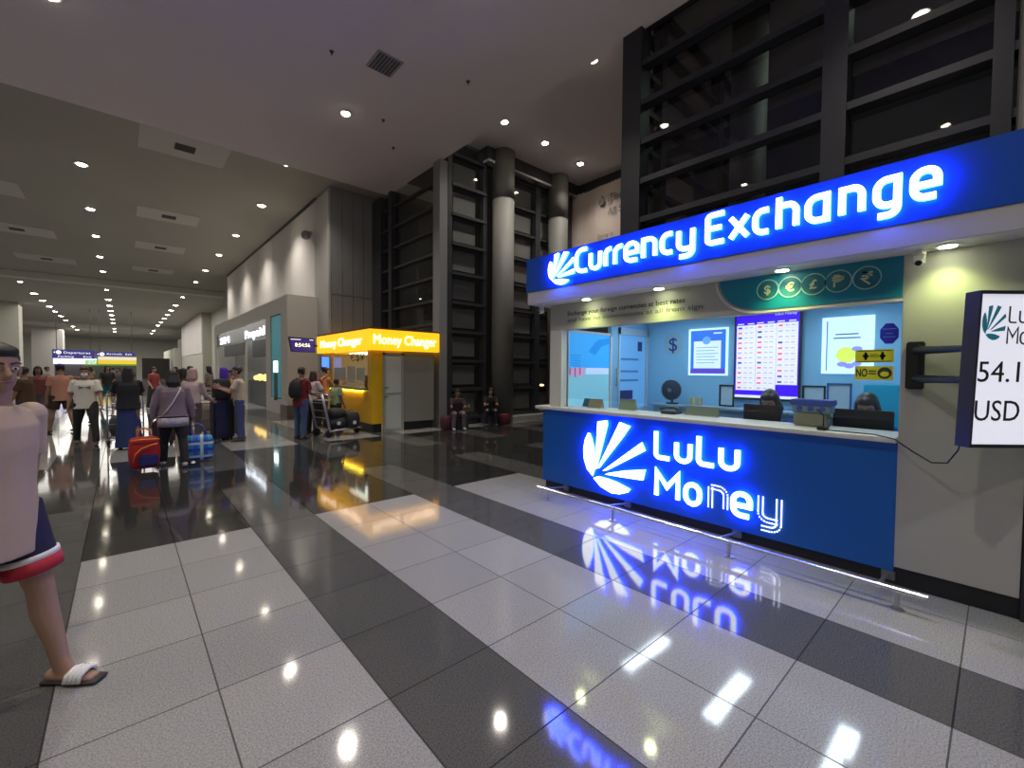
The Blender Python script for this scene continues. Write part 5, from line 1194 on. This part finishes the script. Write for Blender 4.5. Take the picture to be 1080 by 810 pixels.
def pack_x(col, name='backpack'):
    def f(t, d):
        P, up, k = d['P'], d['up'], d['k']; b = NB()
        loft(b, [P+up*q*k+V3((0, -.20*k, 0)) for q in (.08, .15, .30, .42, .48)], [(.12*k, .07*k), (.16*k, .10*k), (.16*k, .11*k), (.14*k, .09*k), (.09*k, .05*k)], V3((1, 0, 0)), 18, cap=.3)
        o = obj(name, b, mat('pack_%d_%d' % (col[0]*100, col[2]*100), col, .8), t, local=True, smooth=True)
        for s in (-1, 1):
            b = NB(); tube(b, [P+up*.46*k+V3((s*.10, -.14, 0)), P+up*.535*k+V3((s*.11, 0, 0)), P+up*.42*k+V3((s*.115, .135, 0)), P+up*.22*k+V3((s*.13, .11, 0)), P+up*.12*k+V3((s*.14, -.10, 0))], .013, 6); obj('shoulder_strap', b, mat('pack_%d_%d' % (col[0]*100, col[2]*100), col, .8), o, local=True)
    return f
person('man in dark red shirt and jeans with a black backpack', 2.98, 10.45, (.85, .55), 1.62, ((.17, .012, .022), 'short', .14), ('trousers', (.045, .085, .17)), 'short', skin=SK2, pose=dict(er=60, sr=10, il=0, hl=3, hr=-3), shoe=(.05, .05, .05), vox=.015, extras=pack_x((.012, .012, .014)), eyes=False, build=1.1)
person('woman in pale top and black trousers right of the dark red shirt', 3.42, 11.05, (.8, .35), 1.54, ((.52, .44, .42), 'short', .06), ('trousers', (.015, .015, .018)), 'bob', (.03, .015, .012), SK1, dict(er=50, sr=20, ar=20, sl=10), shoe=(.12, .07, .05), vox=.016, eyes=False)
person('grey haired person mostly hidden behind the dark red shirt', 3.50, 12.1, (.4, .8), 1.60, ((.18, .10, .10), 'short', .10), ('trousers', (.06, .04, .04)), 'short', (.30, .24, .18), SK3, dict(), eyes=False)
person('person with bare shoulders and a dark red backpack leaning at the money changer counter', 4.02, 12.15, (.9, .25), 1.64, ((.55, .26, .10), 'none', .05), ('trousers', (.03, .03, .04)), 'bun', skin=(.42, .22, .12), pose=dict(sr=35, er=70, sl=35, el=70, lean=8), extras=pack_x((.20, .015, .035)), eyes=False)
person('child in a pale green shirt and black trousers standing behind the loaded trolley', 3.95, 11.0, (.9, .35), 1.34, ((.24, .32, .17), 'short', .04), ('trousers', (.012, .016, .02)), 'short', skin=SK2, pose=dict(ar=12, al=12, er=20), vox=.015, eyes=False, build=1.2)
trolley('silver luggage trolley loaded with black bags in front of the yellow stand', 3.86, 10.55, R(-77))
for i, (x, y, z, w_, d_, h_, lb) in enumerate(((3.80, 10.58, .18, .50, .44, .22, 'black soft bag lying lowest on the trolley by the yellow stand'), (4.12, 10.50, .18, .34, .38, .34, 'black upright bag at the front of the trolley by the yellow stand'), (3.78, 10.58, .41, .42, .38, .20, 'black soft bag on top of the pile on the trolley by the yellow stand'))):
    q = soft_bag('travel_bag', lb, 'bag', x, y, R(10*i), w_, d_, h_, mat('black_bag_cloth', (.013, .014, .018), .7), z=z)
    b = NB(); tube(b, [(-.1, 0, h_), (-.07, 0, h_+.06), (.07, 0, h_+.06), (.1, 0, h_)], .010, 6); obj('handle', b, M_black, q, local=True)
    if i < 2: b = NB(); box(b, -.05, .03, -d_/2-.03, -d_/2-.0, .08, .16, bev=.01); obj('luggage_tag', b, mat('pale_tag', (.6, .6, .62), .6), q, local=True)
# two people sitting by the glass wall
SITP = dict(hl=88, hr=88, kl=92, kr=86, sl=35, sr=35, el=60, er=60, lean=14, bl=6, br=6, headpitch=-12)
b = NB(); box(b, 6.62, 6.98, 9.55, 10.1, 0, .28, bev=.02); solo('low_block', b, mat('dark_low_block', (.04, .04, .045), .6), 'dark low block under the sitting person nearer the yellow stand', 'seat')
b = NB(); box(b, 7.92, 8.25, 9.75, 10.25, 0, .28, bev=.02); solo('low_block', b, mat('dark_low_block', (.04, .04, .045), .6), 'dark low block under the sitting person by the round column', 'seat')
person('person in dark clothes with pale plum trousers sitting low beside the yellow stand', 6.72, 9.75, toward(6.7, 9.8, 10), 1.55, ((.035, .018, .028), 'short', .10), ('trousers', (.13, .09, .13)), 'short', skin=SK2, pose=dict(SITP, kl=110, kr=105, hl=100, hr=100), shoe=(.3, .3, .32), z=0, eyes=False)
person('person in black with bare forearms sitting low at the foot of the round column', 8.0, 9.9, toward(8, 9.9, 5), 1.55, ((.010, .010, .013), 'short', .10), ('trousers', (.016, .012, .04)), 'long', skin=SK1, pose=dict(SITP, hl=100, hr=100, kl=110, kr=110, il=20, ir=20), shoe=(.05, .05, .06), z=0, eyes=False)
soft_bag('dark_plum_bag', 'dark plum bag on the floor left of the sitting person beside the yellow stand', 'bag', 6.42, 9.75, 0, .32, .3, .34, mat('plum_cloth', (.07, .02, .035), .8))
soft_bag('dark_red_bag', 'small dark red bag right of the sitting person by the round column', 'bag', 8.30, 9.62, 0, .3, .26, .3, mat('dark_red_cloth', (.09, .012, .02), .8))
# two clerks inside the blue booth, only the tops of their heads above the monitors
for x, y, lb in ((5.15, 1.60, 'clerk with black hair behind the left monitor inside the blue booth'), (5.15, .80, 'clerk with black hair behind the right monitor inside the blue booth')):
    person(lb, x, y, (-1, .0), 1.75, ((.02, .06, .25), 'short', .08), ('trousers', (.02, .02, .03)), 'bob', skin=SK1, pose=dict(hl=79, hr=79, kl=79, kr=79, sl=25, sr=25, el=65, er=65, lean=8, headpitch=-25), z=.0, vox=.018)
    b = NB(); cyl(b, (x+.05, y, 0), (x+.05, y, .05), .22, n=18); cyl(b, (x+.05, y, .05), (x+.05, y, .36), .03, n=10); box(b, x-.16, x+.26, y-.21, y+.21, .38, .44, bev=.02); box(b, x+.24, x+.30, y-.2, y+.2, .44, .87, bev=.02)
    solo('office_chair', b, M_black, 'black office chair under the %s clerk' % ('left' if y > 1.2 else 'right'), 'chair')
# background crowd
BG = [(1.35, 17.5, (.13, .06, .05), (.04, .04, .05), 'reddish brown', 'bob', 'nearest the shop corner'), (1.75, 19.0, (.09, .07, .07), (.05, .05, .06), 'dark grey', 'short', 'in front of the pale shop unit'), (.9, 22, (.30, .05, .05), (.03, .03, .04), 'bright red', 'short', 'right of the long-haired woman'),
      (-.1, 27, (.10, .10, .12), (.03, .03, .04), 'charcoal', 'short', 'left of the long-haired woman'), (2.6, 21, (.20, .17, .14), (.04, .04, .06), 'taupe', 'long', 'by the shop counter'), (-3.4, 24, (.12, .03, .04), (.05, .04, .04), 'maroon', 'bob', 'near the left pillar'),
      (-2.6, 29, (.30, .28, .26), (.04, .04, .05), 'light grey', 'short', 'between the left people'), (.35, 33, (.05, .06, .10), (.03, .03, .04), 'navy', 'short', 'far down the middle of the hall'), (2.0, 27, (.14, .09, .06), (.05, .05, .05), 'brown', 'short', 'far off by the shop sign'), (-1.4, 36, (.32, .22, .18), (.08, .07, .07), 'tan', 'long', 'far below the left navy sign'),
      (1.2, 14.6, (.08, .05, .05), (.03, .03, .03), 'dark brown', 'long', 'just beyond the pale pink person'), (-4.6, 33, (.05, .05, .07), (.03, .03, .03), 'black', 'short', 'far left by the pillar'), (3.0, 31, (.22, .20, .22), (.05, .05, .06), 'grey', 'bob', 'at the far end of the shop unit'), (-.5, 45, (.25, .25, .27), (.04, .04, .05), 'pale grey', 'short', 'farthest, under the right navy sign')]
for i, (x, y, c1, c2, cn, hr_, wh_) in enumerate(BG):
    person('person in a %s top in the distance, %s' % (cn, wh_), x, y, toward(x, y, 40*((i*7) % 9)-160), 1.56+.02*((i*5) % 7), (c1, 'short', .1), ('trousers', c2), hr_, skin=(SK1, SK2, SK3)[i % 3], pose=dict(hl=8, hr=-8, er=20+10*(i % 4), al=10, ar=10), vox=.025, eyes=False)
